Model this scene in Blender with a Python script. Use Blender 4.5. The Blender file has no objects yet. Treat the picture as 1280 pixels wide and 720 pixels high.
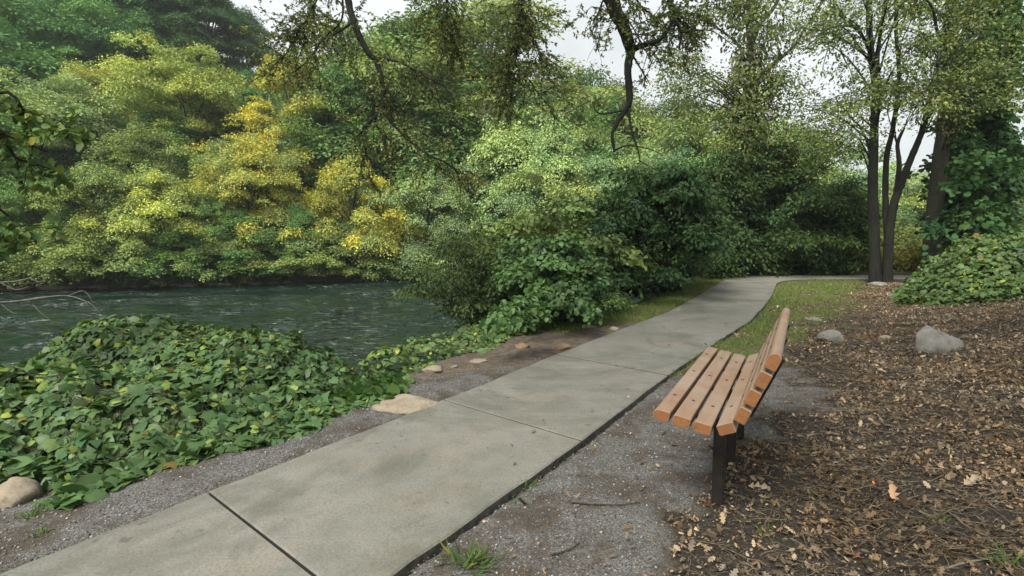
import bpy, bmesh, math, random
import numpy as np
from mathutils import Vector, Matrix

rad = math.radians
S = bpy.context.scene
C = S.collection

# ------------------------------------------------------------------ camera
FPX, PITCH, CAMZ = 724.0, rad(5.675), 1.57          # focal length in pixels of a 1280 wide frame
cam_d = bpy.data.cameras.new('camera')
cam_d.sensor_width = 36.0
cam_d.lens = FPX * 36.0 / 1280.0
cam_d.clip_start = 0.05
cam_d.clip_end = 2000
cam = bpy.data.objects.new('camera', cam_d)
cam.location = (0, 0, CAMZ)
cam.rotation_euler = (rad(90) - PITCH, 0, 0)
C.objects.link(cam)
S.camera = cam

# ------------------------------------------------------------------ sky, sun, exposure
SUN_EL, SUN_AZ = rad(50), rad(212)                    # azimuth clockwise from +Y: behind the camera, a little left
W = bpy.data.worlds.new('World')
S.world = W
W.use_nodes = True
nt = W.node_tree
nt.nodes.clear()
out = nt.nodes.new('ShaderNodeOutputWorld')
bg = nt.nodes.new('ShaderNodeBackground')
sky = nt.nodes.new('ShaderNodeTexSky')
sky.sky_type = 'NISHITA'
sky.sun_disc = False
sky.sun_elevation = SUN_EL
sky.sun_rotation = SUN_AZ
sky.air_density = 1.0
sky.dust_density = 2.5
hs = nt.nodes.new('ShaderNodeHueSaturation')
hs.inputs['Saturation'].default_value = 0.30
tc = nt.nodes.new('ShaderNodeTexCoord')
cl = nt.nodes.new('ShaderNodeTexNoise')
cl.inputs['Scale'].default_value = 2.6
cl.inputs['Detail'].default_value = 7
cr_ = nt.nodes.new('ShaderNodeValToRGB')
cr_.color_ramp.elements[0].position = 0.32
cr_.color_ramp.elements[0].color = (8.0, 8.5, 8.75, 1)
cr_.color_ramp.elements[1].position = 0.68
cr_.color_ramp.elements[1].color = (12.2, 12.7, 12.9, 1)
mx = nt.nodes.new('ShaderNodeMix')
mx.data_type = 'RGBA'
mx.inputs[0].default_value = 0.88                     # cloud cover over the clear sky
nt.links.new(sky.outputs[0], hs.inputs['Color'])
nt.links.new(tc.outputs['Generated'], cl.inputs['Vector'])
nt.links.new(cl.outputs[0], cr_.inputs[0])
nt.links.new(hs.outputs[0], mx.inputs[6])
nt.links.new(cr_.outputs[0], mx.inputs[7])
nt.links.new(mx.outputs[2], bg.inputs['Color'])
bg.inputs['Strength'].default_value = 0.062
nt.links.new(bg.outputs[0], out.inputs['Surface'])

sun_d = bpy.data.lights.new('sun', 'SUN')
sun_d.energy = 4.6
sun_d.angle = rad(26)
sun_d.color = (1.0, 0.95, 0.86)
sun = bpy.data.objects.new('sun', sun_d)
sd = Vector((math.sin(SUN_AZ) * math.cos(SUN_EL), math.cos(SUN_AZ) * math.cos(SUN_EL), math.sin(SUN_EL)))
sun.rotation_euler = (-sd).to_track_quat('-Z', 'Y').to_euler()
sun.location = sd * 60
C.objects.link(sun)

S.view_settings.view_transform = 'Standard'
S.view_settings.look = 'None'
S.view_settings.gamma = 1.0
S.view_settings.use_curve_mapping = False
S.view_settings.exposure = 0.7
S.cycles.max_bounces = 6
S.cycles.diffuse_bounces = 3
S.cycles.glossy_bounces = 2
S.cycles.transmission_bounces = 3
S.cycles.transparent_max_bounces = 6
S.cycles.caustics_reflective = False
S.cycles.caustics_refractive = False
S.cycles.use_denoising = True

# ------------------------------------------------------------------ helpers
def at(px, py, depth):
    """point seen at a pixel of the 1280x720 frame, at a given distance along +Y"""
    a = (px - 640) / FPX
    b = -(py - 360) / FPX
    r = np.array([a, math.cos(PITCH) + b * math.sin(PITCH), -math.sin(PITCH) + b * math.cos(PITCH)])
    return np.array([0, 0, CAMZ]) + r * (depth / r[1])

def smooth(a, b, x):
    t = np.clip((x - a) / (b - a), 0, 1)
    return t * t * (3 - 2 * t)

_rs = np.random.RandomState(5)
_perm = _rs.rand(256, 256)
def vnoise(x, y):
    x = np.asarray(x, float); y = np.asarray(y, float)
    xi = np.floor(x).astype(int); yi = np.floor(y).astype(int)
    fx = x - xi; fy = y - yi
    fx = fx * fx * (3 - 2 * fx); fy = fy * fy * (3 - 2 * fy)
    g = lambda i, j: _perm[i % 256, j % 256]
    return (g(xi, yi) * (1 - fx) * (1 - fy) + g(xi + 1, yi) * fx * (1 - fy)
            + g(xi, yi + 1) * (1 - fx) * fy + g(xi + 1, yi + 1) * fx * fy)
def fbm(x, y, o=4):
    s = 0; a = 0.5; n = 0
    for k in range(o):
        s = s + a * vnoise(x * 2 ** k + 17.3 * k, y * 2 ** k + 5.1 * k); n += a; a *= 0.5
    return s / n

def sdist(poly, x, y):
    """signed distance to a polyline, positive on its left"""
    x = np.asarray(x, float); y = np.asarray(y, float)
    best = np.full(x.shape, 1e9); sg = np.ones(x.shape)
    for (ax, ay), (bx, by) in zip(poly[:-1], poly[1:]):
        dx, dy = bx - ax, by - ay
        L2 = dx * dx + dy * dy
        t = np.clip(((x - ax) * dx + (y - ay) * dy) / L2, 0, 1)
        d = np.hypot(x - ax - t * dx, y - ay - t * dy)
        c = dx * (y - ay) - dy * (x - ax)
        m = d < best
        best = np.where(m, d, best); sg = np.where(m, np.sign(c), sg)
    return best * sg

def mesh_np(name, V, F, mats=None, col=None, smooth_=False, parent=None, link=True, mat_idx=None):
    V = np.asarray(V, np.float32).reshape(-1, 3)
    F = np.asarray(F, np.int32)
    k = F.shape[1]
    me = bpy.data.meshes.new(name)
    me.vertices.add(len(V)); me.vertices.foreach_set('co', V.ravel())
    me.loops.add(F.size); me.loops.foreach_set('vertex_index', F.ravel())
    me.polygons.add(len(F)); me.polygons.foreach_set('loop_start', np.arange(0, F.size, k, dtype=np.int32))
    if smooth_:
        me.polygons.foreach_set('use_smooth', np.ones(len(F), bool))
    if mat_idx is not None:
        me.polygons.foreach_set('material_index', np.asarray(mat_idx, np.int32))
    me.update(calc_edges=True)
    if col is not None:
        a = me.attributes.new('col', 'FLOAT_COLOR', 'POINT')
        c4 = np.ones((len(V), 4), np.float32); c4[:, :3] = col
        a.data.foreach_set('color', c4.ravel())
    for m in (mats or []):
        me.materials.append(m)
    if not link:
        return me
    return link_obj(name, me, parent)

def link_obj(name, me, parent=None):
    o = bpy.data.objects.new(name, me); C.objects.link(o)
    if parent is not None: o.parent = parent
    return o

def tag(o, label=None, cat=None, group=None, kind=None):
    if label: o['label'] = label
    if cat: o['category'] = cat
    if group: o['group'] = group
    if kind: o['kind'] = kind
    return o

def empty(name, loc=(0, 0, 0), rz=0.0):
    o = bpy.data.objects.new(name, None); C.objects.link(o)
    o.location = loc; o.rotation_euler = (0, 0, rz); o.empty_display_size = 0.2
    return o

def bm_obj(name, bm, mats, parent=None, smooth_=False):
    me = bpy.data.meshes.new(name)
    bmesh.ops.recalc_face_normals(bm, faces=bm.faces)
    bm.to_mesh(me); bm.free()
    for m in mats: me.materials.append(m)
    if smooth_:
        for p in me.polygons: p.use_smooth = True
    return link_obj(name, me, parent)

class Tubes:
    """bars of changing radius gathered into one mesh"""
    def __init__(self): self.V = []; self.F = []; self.n = 0
    def add(self, pts, radii, sides=6, bumps=0.0, rng=None):
        pts = np.asarray(pts, float); m = len(pts)
        radii = np.broadcast_to(np.asarray(radii, float), (m,))
        tg = np.gradient(pts, axis=0); tg /= np.linalg.norm(tg, axis=1)[:, None] + 1e-9
        ref = np.array([0.31, 0.95, 0.1]) if abs(tg[0][2]) > 0.5 else np.array([0, 0, 1.0])
        u = np.cross(tg, ref); u /= np.linalg.norm(u, axis=1)[:, None] + 1e-9
        v = np.cross(tg, u)
        a = np.arange(sides) * 2 * math.pi / sides
        r = radii[:, None] * np.ones(sides)
        if bumps: r = r * (1 + bumps * (rng.rand(m, sides) - .5))
        P = pts[:, None] + r[..., None] * (np.cos(a)[None, :, None] * u[:, None] + np.sin(a)[None, :, None] * v[:, None])
        self.V.append(P.reshape(-1, 3))
        i = np.arange(m - 1)[:, None] * sides; j = np.arange(sides)[None]; j2 = (j + 1) % sides
        q = np.stack([i + j, i + j2, i + sides + j2, i + sides + j], -1).reshape(-1, 4) + self.n
        self.F.append(q)
        self.n += m * sides
        # closed tip
        tip = self.n; self.V.append(pts[-1:] + tg[-1:] * radii[-1] * .6); self.n += 1
        b = tip - sides
        self.F.append(np.array([[b + k, b + (k + 1) % sides, tip, tip] for k in range(sides)]))
    def build(self, name, mat, parent=None, link=True):
        V = np.concatenate(self.V); F = np.concatenate(self.F)
        tri = F[:, 2] == F[:, 3]
        me = bpy.data.meshes.new(name)
        nq, ntri = int((~tri).sum()), int(tri.sum())
        li = np.concatenate([F[~tri].ravel(), F[tri][:, :3].ravel()]).astype(np.int32)
        ls = np.concatenate([np.arange(nq) * 4, nq * 4 + np.arange(ntri) * 3]).astype(np.int32)
        me.vertices.add(len(V)); me.vertices.foreach_set('co', V.astype(np.float32).ravel())
        me.loops.add(len(li)); me.loops.foreach_set('vertex_index', li)
        me.polygons.add(nq + ntri); me.polygons.foreach_set('loop_start', ls)
        me.polygons.foreach_set('use_smooth', np.ones(nq + ntri, bool))
        me.materials.append(mat); me.update(calc_edges=True)
        return me if not link else link_obj(name, me, parent)

def curve(pts, n=10):
    """smooth line through points"""
    pts = np.asarray(pts, float); m = len(pts)
    if m == 2: return pts[0] + (pts[1] - pts[0]) * np.linspace(0, 1, n)[:, None]
    P = np.vstack([2 * pts[0] - pts[1], pts, 2 * pts[-1] - pts[-2]])
    r = []
    for i in range(m - 1):
        p0, p1, p2, p3 = P[i:i + 4]
        for t in np.linspace(0, 1, n, endpoint=(i == m - 2)):
            r.append(.5 * (2 * p1 + (p2 - p0) * t + (2 * p0 - 5 * p1 + 4 * p2 - p3) * t * t + (3 * p1 - p0 - 3 * p2 + p3) * t ** 3))
    return np.array(r)

def unit(v): return v / (np.linalg.norm(v, axis=-1, keepdims=True) + 1e-9)

# leaf outlines: x along the rib, y across, z up
T_LEAF = (np.array([(0, 0, 0), (.5, .24, .06), (1, 0, -.04), (.5, -.24, .06)]), np.array([(0, 2, 1), (0, 3, 2)]))
T_BROAD = (np.array([(0, 0, 0), (.30, .34, .07), (.75, .26, .03), (1, 0, -.08), (.75, -.26, .03), (.30, -.34, .07)]),
           np.array([(0, 3, 2), (0, 2, 1), (0, 4, 3), (0, 5, 4)]))
_v = [(.04, 0, 0), (-.13, .20, -.03), (-.02, .42, -.05), (.26, .50, -.05), (.50, .43, -.03), (.70, .36, -.06), (1, 0, -.13),
      (.70, -.36, -.06), (.50, -.43, -.03), (.26, -.50, -.05), (-.02, -.42, -.05), (-.13, -.20, -.03), (.38, 0, .03)]
T_VINE = (np.array(_v), np.array([(12, i + 1, i) for i in range(0, 11)] + [(12, 0, 11)]))
_o = [(0, 0, 0), (.14, .10, .02), (.25, .24, .07), (.36, .12, .02), (.52, .30, .12), (.62, .13, .06), (.80, .20, .16), (1, 0, .15),
      (.80, -.20, .16), (.62, -.13, .06), (.52, -.30, .12), (.36, -.12, .02), (.25, -.24, .07), (.14, -.10, .02), (.45, 0, 0)]
_v3 = [(.06, 0, 0), (-.06, .16, -.02), (-.06, .34, -.05), (.20, .32, .02), (.38, .56, -.08), (.62, .30, .01), (1, 0, -.14),
       (.62, -.30, .01), (.38, -.56, -.08), (.20, -.32, .02), (-.06, -.34, -.05), (-.06, -.16, -.02), (.36, 0, .02)]
T_LOBE = (np.array(_v3), T_VINE[1])
T_OAK = (np.array(_o), np.array([(14, i + 1, i) for i in range(0, 13)] + [(14, 0, 13)]))
T_BLADE = (np.array([(0, .05, 0), (0, -.05, 0), (.55, .035, .0), (.55, -.035, .0), (1, 0, -.15)]), np.array([(0, 1, 3), (0, 3, 2), (2, 3, 4)]))

def leaf_arrays(pos, nrm, dirn, size, tpl, col, curl=None):
    n = len(pos); tv, tf = tpl; k = len(tv)
    N = unit(nrm); T = dirn - (dirn * N).sum(1)[:, None] * N; T = unit(T); B = np.cross(N, T)
    size = np.broadcast_to(np.asarray(size, float), (n,))
    tz = tv[None, :, 2] * (1 if curl is None else curl[:, None])
    V = pos[:, None] + size[:, None, None] * (tv[None, :, 0, None] * T[:, None] + tv[None, :, 1, None] * B[:, None] + tz[..., None] * N[:, None])
    F = tf[None] + (np.arange(n) * k)[:, None, None]
    return V.reshape(-1, 3), F.reshape(-1, 3), np.repeat(col, k, 0)

def leaf_mesh(name, pos, nrm, dirn, size, tpl, col, mat, parent=None, link=True, curl=None, smooth_=False):
    V, F, c = leaf_arrays(pos, nrm, dirn, size, tpl, col, curl)
    return mesh_np(name, V, F, [mat], c, smooth_, parent, link)

# ------------------------------------------------------------------ materials
def new_mat(name):
    m = bpy.data.materials.new(name); m.use_nodes = True
    n = m.node_tree; b = n.nodes['Principled BSDF']
    return m, n, b
def N(n, typ, **kw):
    o = n.nodes.new(typ)
    for k, v in kw.items():
        if k in o.inputs: o.inputs[k].default_value = v
        else: setattr(o, k, v)
    return o
def ramp(n, src, stops):
    r = n.nodes.new('ShaderNodeValToRGB'); e = r.color_ramp.elements
    while len(e) < len(stops): e.new(0.5)
    for el, (p, c) in zip(e, stops):
        el.position = p; el.color = (*c, 1) if len(c) == 3 else c
    n.links.new(src, r.inputs[0]); return r.outputs[0]
def mix(n, fac, a, b, mode='MIX'):
    m = n.nodes.new('ShaderNodeMix'); m.data_type = 'RGBA'; m.blend_type = mode; m.clamp_result = False
    for i, s in ((0, fac), (6, a), (7, b)):
        if hasattr(s, 'is_linked') or hasattr(s, 'links'): n.links.new(s, m.inputs[i])
        elif i == 0: m.inputs[0].default_value = s
        else: m.inputs[i].default_value = (*s, 1)
    return m.outputs[2]
def noise(n, vec, scale, detail=4, rough=.55, dist=0):
    t = n.nodes.new('ShaderNodeTexNoise')
    t.inputs['Scale'].default_value = scale; t.inputs['Detail'].default_value = detail
    t.inputs['Roughness'].default_value = rough; t.inputs['Distortion'].default_value = dist
    if vec is not None: n.links.new(vec, t.inputs['Vector'])
    return t.outputs[0]
def bump(n, b, h, strength=.5, dist=.01):
    x = n.nodes.new('ShaderNodeBump'); x.inputs['Strength'].default_value = strength; x.inputs['Distance'].default_value = dist
    n.links.new(h, x.inputs['Height']); n.links.new(x.outputs[0], b.inputs['Normal'])

def foliage_mat(name, trans=.24, rough=.6, spec=.12, warm=(1.15, 1.2, .55)):
    m, n, b = new_mat(name)
    at_ = N(n, 'ShaderNodeAttribute', attribute_name='col')
    oi = N(n, 'ShaderNodeObjectInfo')
    c = mix(n, 1.0, oi.outputs['Color'], at_.outputs['Color'], 'MULTIPLY')
    n.links.new(c, b.inputs['Base Color'])
    b.inputs['Roughness'].default_value = rough
    b.inputs['Specular IOR Level'].default_value = spec
    t = n.nodes.new('ShaderNodeBsdfTranslucent')
    tcx = mix(n, 1.0, c, warm, 'MULTIPLY')
    n.links.new(tcx, t.inputs['Color'])
    ms = n.nodes.new('ShaderNodeMixShader'); ms.inputs[0].default_value = trans
    n.links.new(b.outputs[0], ms.inputs[1]); n.links.new(t.outputs[0], ms.inputs[2])
    n.links.new(ms.outputs[0], n.nodes['Material Output'].inputs['Surface'])
    return m
M_LEAF = foliage_mat('tree_leaf')
M_VINE = foliage_mat('vine_leaf', .25, .5, .35)
M_DRY = foliage_mat('dry_leaf', .1, .8, .15, (1.1, 1, .8))
M_GRASS = foliage_mat('grass_blade', .3, .6, .2)

def bark_mat(name, dark, light, moss=0.0):
    m, n, b = new_mat(name)
    g = N(n, 'ShaderNodeTexCoord').outputs['Object']
    mp = N(n, 'ShaderNodeMapping'); mp.inputs['Scale'].default_value = (9, 9, 1.6); n.links.new(g, mp.inputs[0])
    f = noise(n, mp.outputs[0], 3.0, 8, .7, .6)
    c = ramp(n, f, [(.32, dark), (.66, light)])
    big = noise(n, g, 1.4, 4)
    k = ramp(n, big, [(.45, (0, 0, 0)), (.7, (moss,) * 3)])
    c = mix(n, k, c, (.055, .075, .03))
    n.links.new(c, b.inputs['Base Color']); b.inputs['Roughness'].default_value = .9; b.inputs['Specular IOR Level'].default_value = .15
    bump(n, b, f, .9, .03)
    return m
M_BARK = bark_mat('bark', (.022, .020, .017), (.095, .086, .072), .6)
M_BARK_DARK = bark_mat('dark_bark', (.007, .0075, .007), (.030, .029, .026), .25)
M_BARK_PALE = bark_mat('pale_bark', (.10, .095, .08), (.28, .26, .22), .3)
M_TWIG = bark_mat('twig_bark', (.03, .022, .017), (.11, .085, .06))
M_DEAD = bark_mat('dead_twig', (.09, .085, .07), (.21, .20, .17))

def stone_mat(name, a, b_, moss=.3):
    m, n, b = new_mat(name)
    g = N(n, 'ShaderNodeTexCoord').outputs['Object']
    f = noise(n, g, 7, 8, .62)
    c = ramp(n, f, [(.3, a), (.7, b_)])
    s = noise(n, g, 60, 3)
    c = mix(n, ramp(n, s, [(.5, (0, 0, 0)), (.75, (.45,) * 3)]), c, tuple(x * .5 for x in a))
    k = ramp(n, noise(n, g, 4, 5), [(.5, (0, 0, 0)), (.68, (moss,) * 3)])
    c = mix(n, k, c, (.07, .075, .045))
    n.links.new(c, b.inputs['Base Color']); b.inputs['Roughness'].default_value = .88; b.inputs['Specular IOR Level'].default_value = .2
    bump(n, b, f, .7, .02)
    return m
M_STONE = stone_mat('grey_stone', (.13, .125, .11), (.27, .26, .235), .5)
M_STONE_TAN = stone_mat('tan_stone', (.17, .14, .10), (.34, .29, .22), .35)
M_STONE_RUST = stone_mat('rusty_stone', (.14, .085, .05), (.28, .19, .12), .15)

# ------------------------------------------------------------------ terrain
NEAR = [(-30, -40), (-8, -5.5), (-3.35, 2.6), (-2.6, 3.5), (-1.95, 4.4), (-1.38, 5.5), (-.66, 7.4), (.75, 9.66), (2.0, 11.3), (4.3, 15.6),
        (6.4, 20), (9, 26), (16, 36), (40, 52), (160, 90)]
FAR = [(-200, 0), (-60, 22), (-27, 30), (-17.5, 32.2), (-9.5, 36), (-7, 37.2), (4, 43), (18, 52), (40, 66), (160, 105)]
PATH_L = [(-5.3, -2.3), (-2.957, 1.414), (-1.787, 3.27), (-.617, 5.126), (.546, 7.068), (1.675, 8.873), (2.88, 10.72), (3.95, 12.72), (4.93, 14.65), (5.92, 16.58), (6.62, 17.95),
          (7.25, 18.9), (8.2, 19.6), (9.5, 19.85), (11.5, 19.85), (14, 19.8), (20, 19.5), (30, 18.5)]
PATH_R = [(-4.06, -3.42), (-1.83, .39), (-.662, 2.246), (.509, 4.102), (1.657, 6.03), (2.80, 7.841), (4.05, 9.75), (5.18, 11.79), (6.2, 13.72), (7.10, 15.55), (7.68, 16.75),
          (8.15, 17.48), (8.75, 17.98), (9.6, 18.22), (11.5, 18.28), (14, 18.25), (20, 18.0), (30, 17.0)]
WATER = -1.5

def terrain(x, y):
    x = np.asarray(x, float); y = np.asarray(y, float)
    d1 = sdist(NEAR, x, y); d2 = sdist(FAR, x, y)
    w = 4.6 - 2.5 * smooth(5.2, 7.2, y)
    z = -2.4 * smooth(-.05, 1, d1 / w)
    z = np.where(d2 > -2.5, -2.4 + 2.2 * smooth(-2.2, 2.0, d2), z)
    u = x / np.maximum(y, 1)
    s = .46 - .22 * smooth(-.55, -.25, u) - .14 * smooth(-.2, .1, u)
    dd = np.maximum(d2 - 2, 0)
    z = z + np.where(d2 > 2, s * dd * (1 - .35 * smooth(20, 90, dd)), 0)
    # bank rising to the right of the bench
    t = (x - 1.68) * .846 - (y - 5.96) * .533
    rise = .24 * np.log1p(np.exp(np.minimum((t - 2.1) * 2.2, 60))) / 2.2
    rise = 1.7 * np.tanh(rise / 1.7)
    fade = 1 - smooth(13.0, 18.0, y - .12 * np.maximum(x - 10, 0))
    z = z + np.where(d1 < 0, rise * fade, 0)
    near = np.exp(-np.maximum(np.hypot(x - 2, y - 7) - 9, 0) / 6)
    inpath = np.clip(-sdist(PATH_L, x, y), -9, 9), np.clip(sdist(PATH_R, x, y), -9, 9)
    off = np.clip(np.maximum(-inpath[0], -inpath[1]), 0, 1)          # metres outside the path
    z = z + near * (fbm(x * 1.3, y * 1.3, 5) - .5) * .10 * smooth(0, .8, off)
    z = z - .04 * np.exp(-((x - 1.5) ** 2 + (y - 3.6) ** 2) / .9)
    z = z + near * (fbm(x * 3.6 + 11, y * 3.6, 4) - .5) * .11 * smooth(1.2, 2.4, t) * np.where(d1 < 0, 1, 0)
    z = z + near * (fbm(x * 9, y * 9, 3) - .5) * .025 * smooth(.0, .3, off)
    z = z + .03 * near * smooth(0, .1, off) * (1 - smooth(.3, .9, off))
    z = np.where((inpath[0] > 0) & (inpath[1] > 0), z - .05, z)
    return z
def tz(x, y): return float(terrain(np.array([x]), np.array([y]))[0])

def axis(breaks):
    r = []
    for (a, b, st) in breaks:
        r.append(np.linspace(a, b, max(1, int(round((b - a) / st))), endpoint=False))
    return np.concatenate(r + [np.array([breaks[-1][1]])])
def ground_hit(px, py, lift=0.0, floor=-9.0):
    """the spot of ground seen at a pixel"""
    a = (px - 640) / FPX; b_ = -(py - 360) / FPX
    r = np.array([a, math.cos(PITCH) + b_ * math.sin(PITCH), -math.sin(PITCH) + b_ * math.cos(PITCH)]); r = r / r[1]
    dd = 1.6 * 1.004 ** np.arange(920)
    P = np.array([0, 0, CAMZ]) + dd[:, None] * r
    below = P[:, 2] <= np.maximum(terrain(P[:, 0], P[:, 1]), floor) + lift
    k = int(np.argmax(below)) if below.any() else len(dd) - 1
    return P[k], dd[k]
gx = axis([(-420, -60, 30), (-60, -12, 1.6), (-12, -5, .3), (-5, 9.5, .055), (9.5, 16, .25), (16, 60, 2), (60, 460, 40)])
gy = axis([(-60, -4, 4), (-4, 1.2, .4), (1.2, 11.5, .055), (11.5, 22, .16), (22, 80, 1.6), (80, 700, 40)])
X, Y = np.meshgrid(gx, gy)
Z = terrain(X, Y)
nx, ny = len(gx), len(gy)
idx = np.arange(nx * ny).reshape(ny, nx)
GF = np.stack([idx[:-1, :-1], idx[:-1, 1:], idx[1:, 1:], idx[1:, :-1]], -1).reshape(-1, 4)

def masks(x, y):
    """gravel, litter, grass shares of the ground"""
    d1 = sdist(NEAR, x, y)
    t = (x - 1.68) * .846 - (y - 5.96) * .533          # metres right of the path's right edge
    n1 = fbm(x * 1.1 + 9, y * 1.1, 4) - .5; n2 = fbm(x * 3.1, y * 3.1 + 4, 4) - .5
    right = t > -.7
    g_right = (1 - smooth(.55, 1.35, t + n1 * 1.8 + n2 * 1.0)) * (1 - smooth(5.4, 6.8, y + n1 * 2.0))
    g_left = (1 - smooth(5.2, 7.5, y + n1 * 2)) * smooth(-.45, .0, -d1 + .2 + n2 * .5)
    gravel = np.where(right, g_right, g_left)
    grass_r = smooth(5.0, 6.8, y + n1 * 2.4) * (1 - smooth(.5, 1.7, t - .08 * (y - 8) + n1 * 2.6 + n2 * 2.6)) * (.45 + .55 * smooth(-.12, .1, n2 + n1 * .6))
    grass_l = smooth(8.0, 10.5, y + n1 * 3) * smooth(-.6, .1, d1 + .95 + n2)
    grass = np.where(right, grass_r, grass_l * .9)
    grass = np.maximum(grass, smooth(19.5, 23, y))
    far = sdist(FAR, x, y) > 0
    grass = np.where(far, .8, grass)
    grass = grass * (1 - gravel) * np.where((d1 < 0) | far, 1, .4)
    litter = np.where(right, (1 - gravel) * (1 - grass), 0)
    return gravel, litter, grass
ma = masks(X.ravel(), Y.ravel())
ground_col = np.stack(ma, -1)

def ground_material():
    m, n, b = new_mat('ground')
    p = N(n, 'ShaderNodeNewGeometry').outputs['Position']
    a = N(n, 'ShaderNodeAttribute', attribute_name='col')
    sp = N(n, 'ShaderNodeSeparateColor'); n.links.new(a.outputs['Color'], sp.inputs[0])
    big = noise(n, p, 1.7, 6, .6); mid = noise(n, p, 9, 6, .65); fine = noise(n, p, 55, 4, .7)
    vo = N(n, 'ShaderNodeTexVoronoi', Scale=240.0); n.links.new(p, vo.inputs['Vector'])
    vs = N(n, 'ShaderNodeSeparateColor'); n.links.new(vo.outputs['Color'], vs.inputs[0])
    dirt = ramp(n, mid, [(.3, (.055, .045, .035)), (.5, (.12, .098, .076)), (.72, (.20, .165, .13))])
    dirt = mix(n, ramp(n, fine, [(.45, (0,) * 3), (.7, (.5,) * 3)]), dirt, (.19, .16, .125))
    grav = ramp(n, vs.outputs[0], [(0, (.06, .06, .058)), (.45, (.15, .149, .142)), (.8, (.225, .222, .21)), (1, (.38, .37, .35))])
    grav = mix(n, ramp(n, noise(n, p, 2.6, 6, .65), [(.44, (0,) * 3), (.6, (.85,) * 3)]), grav, (.085, .066, .048))
    grav = mix(n, ramp(n, fine, [(.35, (.7,) * 3), (.6, (0,) * 3)]), grav, (.04, .036, .03))
    lit = ramp(n, fine, [(.3, (.014, .013, .011)), (.55, (.05, .043, .035)), (.75, (.13, .11, .088))])
    gra = ramp(n, mid, [(.3, (.06, .075, .024)), (.55, (.11, .125, .04)), (.75, (.16, .15, .07))])
    gra = mix(n, ramp(n, fine, [(.5, (0,) * 3), (.66, (.75,) * 3)]), gra, (.12, .09, .06))
    def sharp(s, lo=.32, hi=.68):
        ad = N(n, 'ShaderNodeMath', operation='ADD'); n.links.new(s, ad.inputs[0])
        sb = N(n, 'ShaderNodeMath', operation='MULTIPLY_ADD'); n.links.new(mid, sb.inputs[0]); sb.inputs[1].default_value = .9; sb.inputs[2].default_value = -.45
        n.links.new(sb.outputs[0], ad.inputs[1])
        return ramp(n, ad.outputs[0], [(lo, (0,) * 3), (hi, (1,) * 3)])
    c = mix(n, sharp(sp.outputs[0]), dirt, grav)
    c = mix(n, sharp(sp.outputs[1]), c, lit)
    c = mix(n, sharp(sp.outputs[2]), c, gra)
    n.links.new(c, b.inputs['Base Color'])
    b.inputs['Roughness'].default_value = .95; b.inputs['Specular IOR Level'].default_value = .1
    h = mix(n, .5, fine, vo.outputs['Distance'])
    bump(n, b, h, .9, .012)
    return m
ground = mesh_np('ground', np.stack([X, Y, Z], -1), GF, [ground_material()], ground_col, True)
tag(ground, 'gravel, dirt and leaf strewn earth beside the concrete path', 'ground', kind='structure')

# ------------------------------------------------------------------ thin damp air over the valley
def haze():
    bm = bmesh.new(); bmesh.ops.create_cube(bm, size=1)
    m = bpy.data.materials.new('haze'); m.use_nodes = True; n = m.node_tree; n.nodes.clear()
    o_ = n.nodes.new('ShaderNodeOutputMaterial'); v = n.nodes.new('ShaderNodeVolumePrincipled')
    v.inputs['Color'].default_value = (.86, .93, .90, 1); v.inputs['Density'].default_value = .0006; v.inputs['Anisotropy'].default_value = .2
    n.links.new(v.outputs[0], o_.inputs['Volume'])
    o = bm_obj('haze', bm, [m]); o.scale = (960, 900, 70); o.location = (10, 330, 30)
    tag(o, 'thin pale haze in the river valley', 'haze', kind='stuff')
haze()

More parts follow.
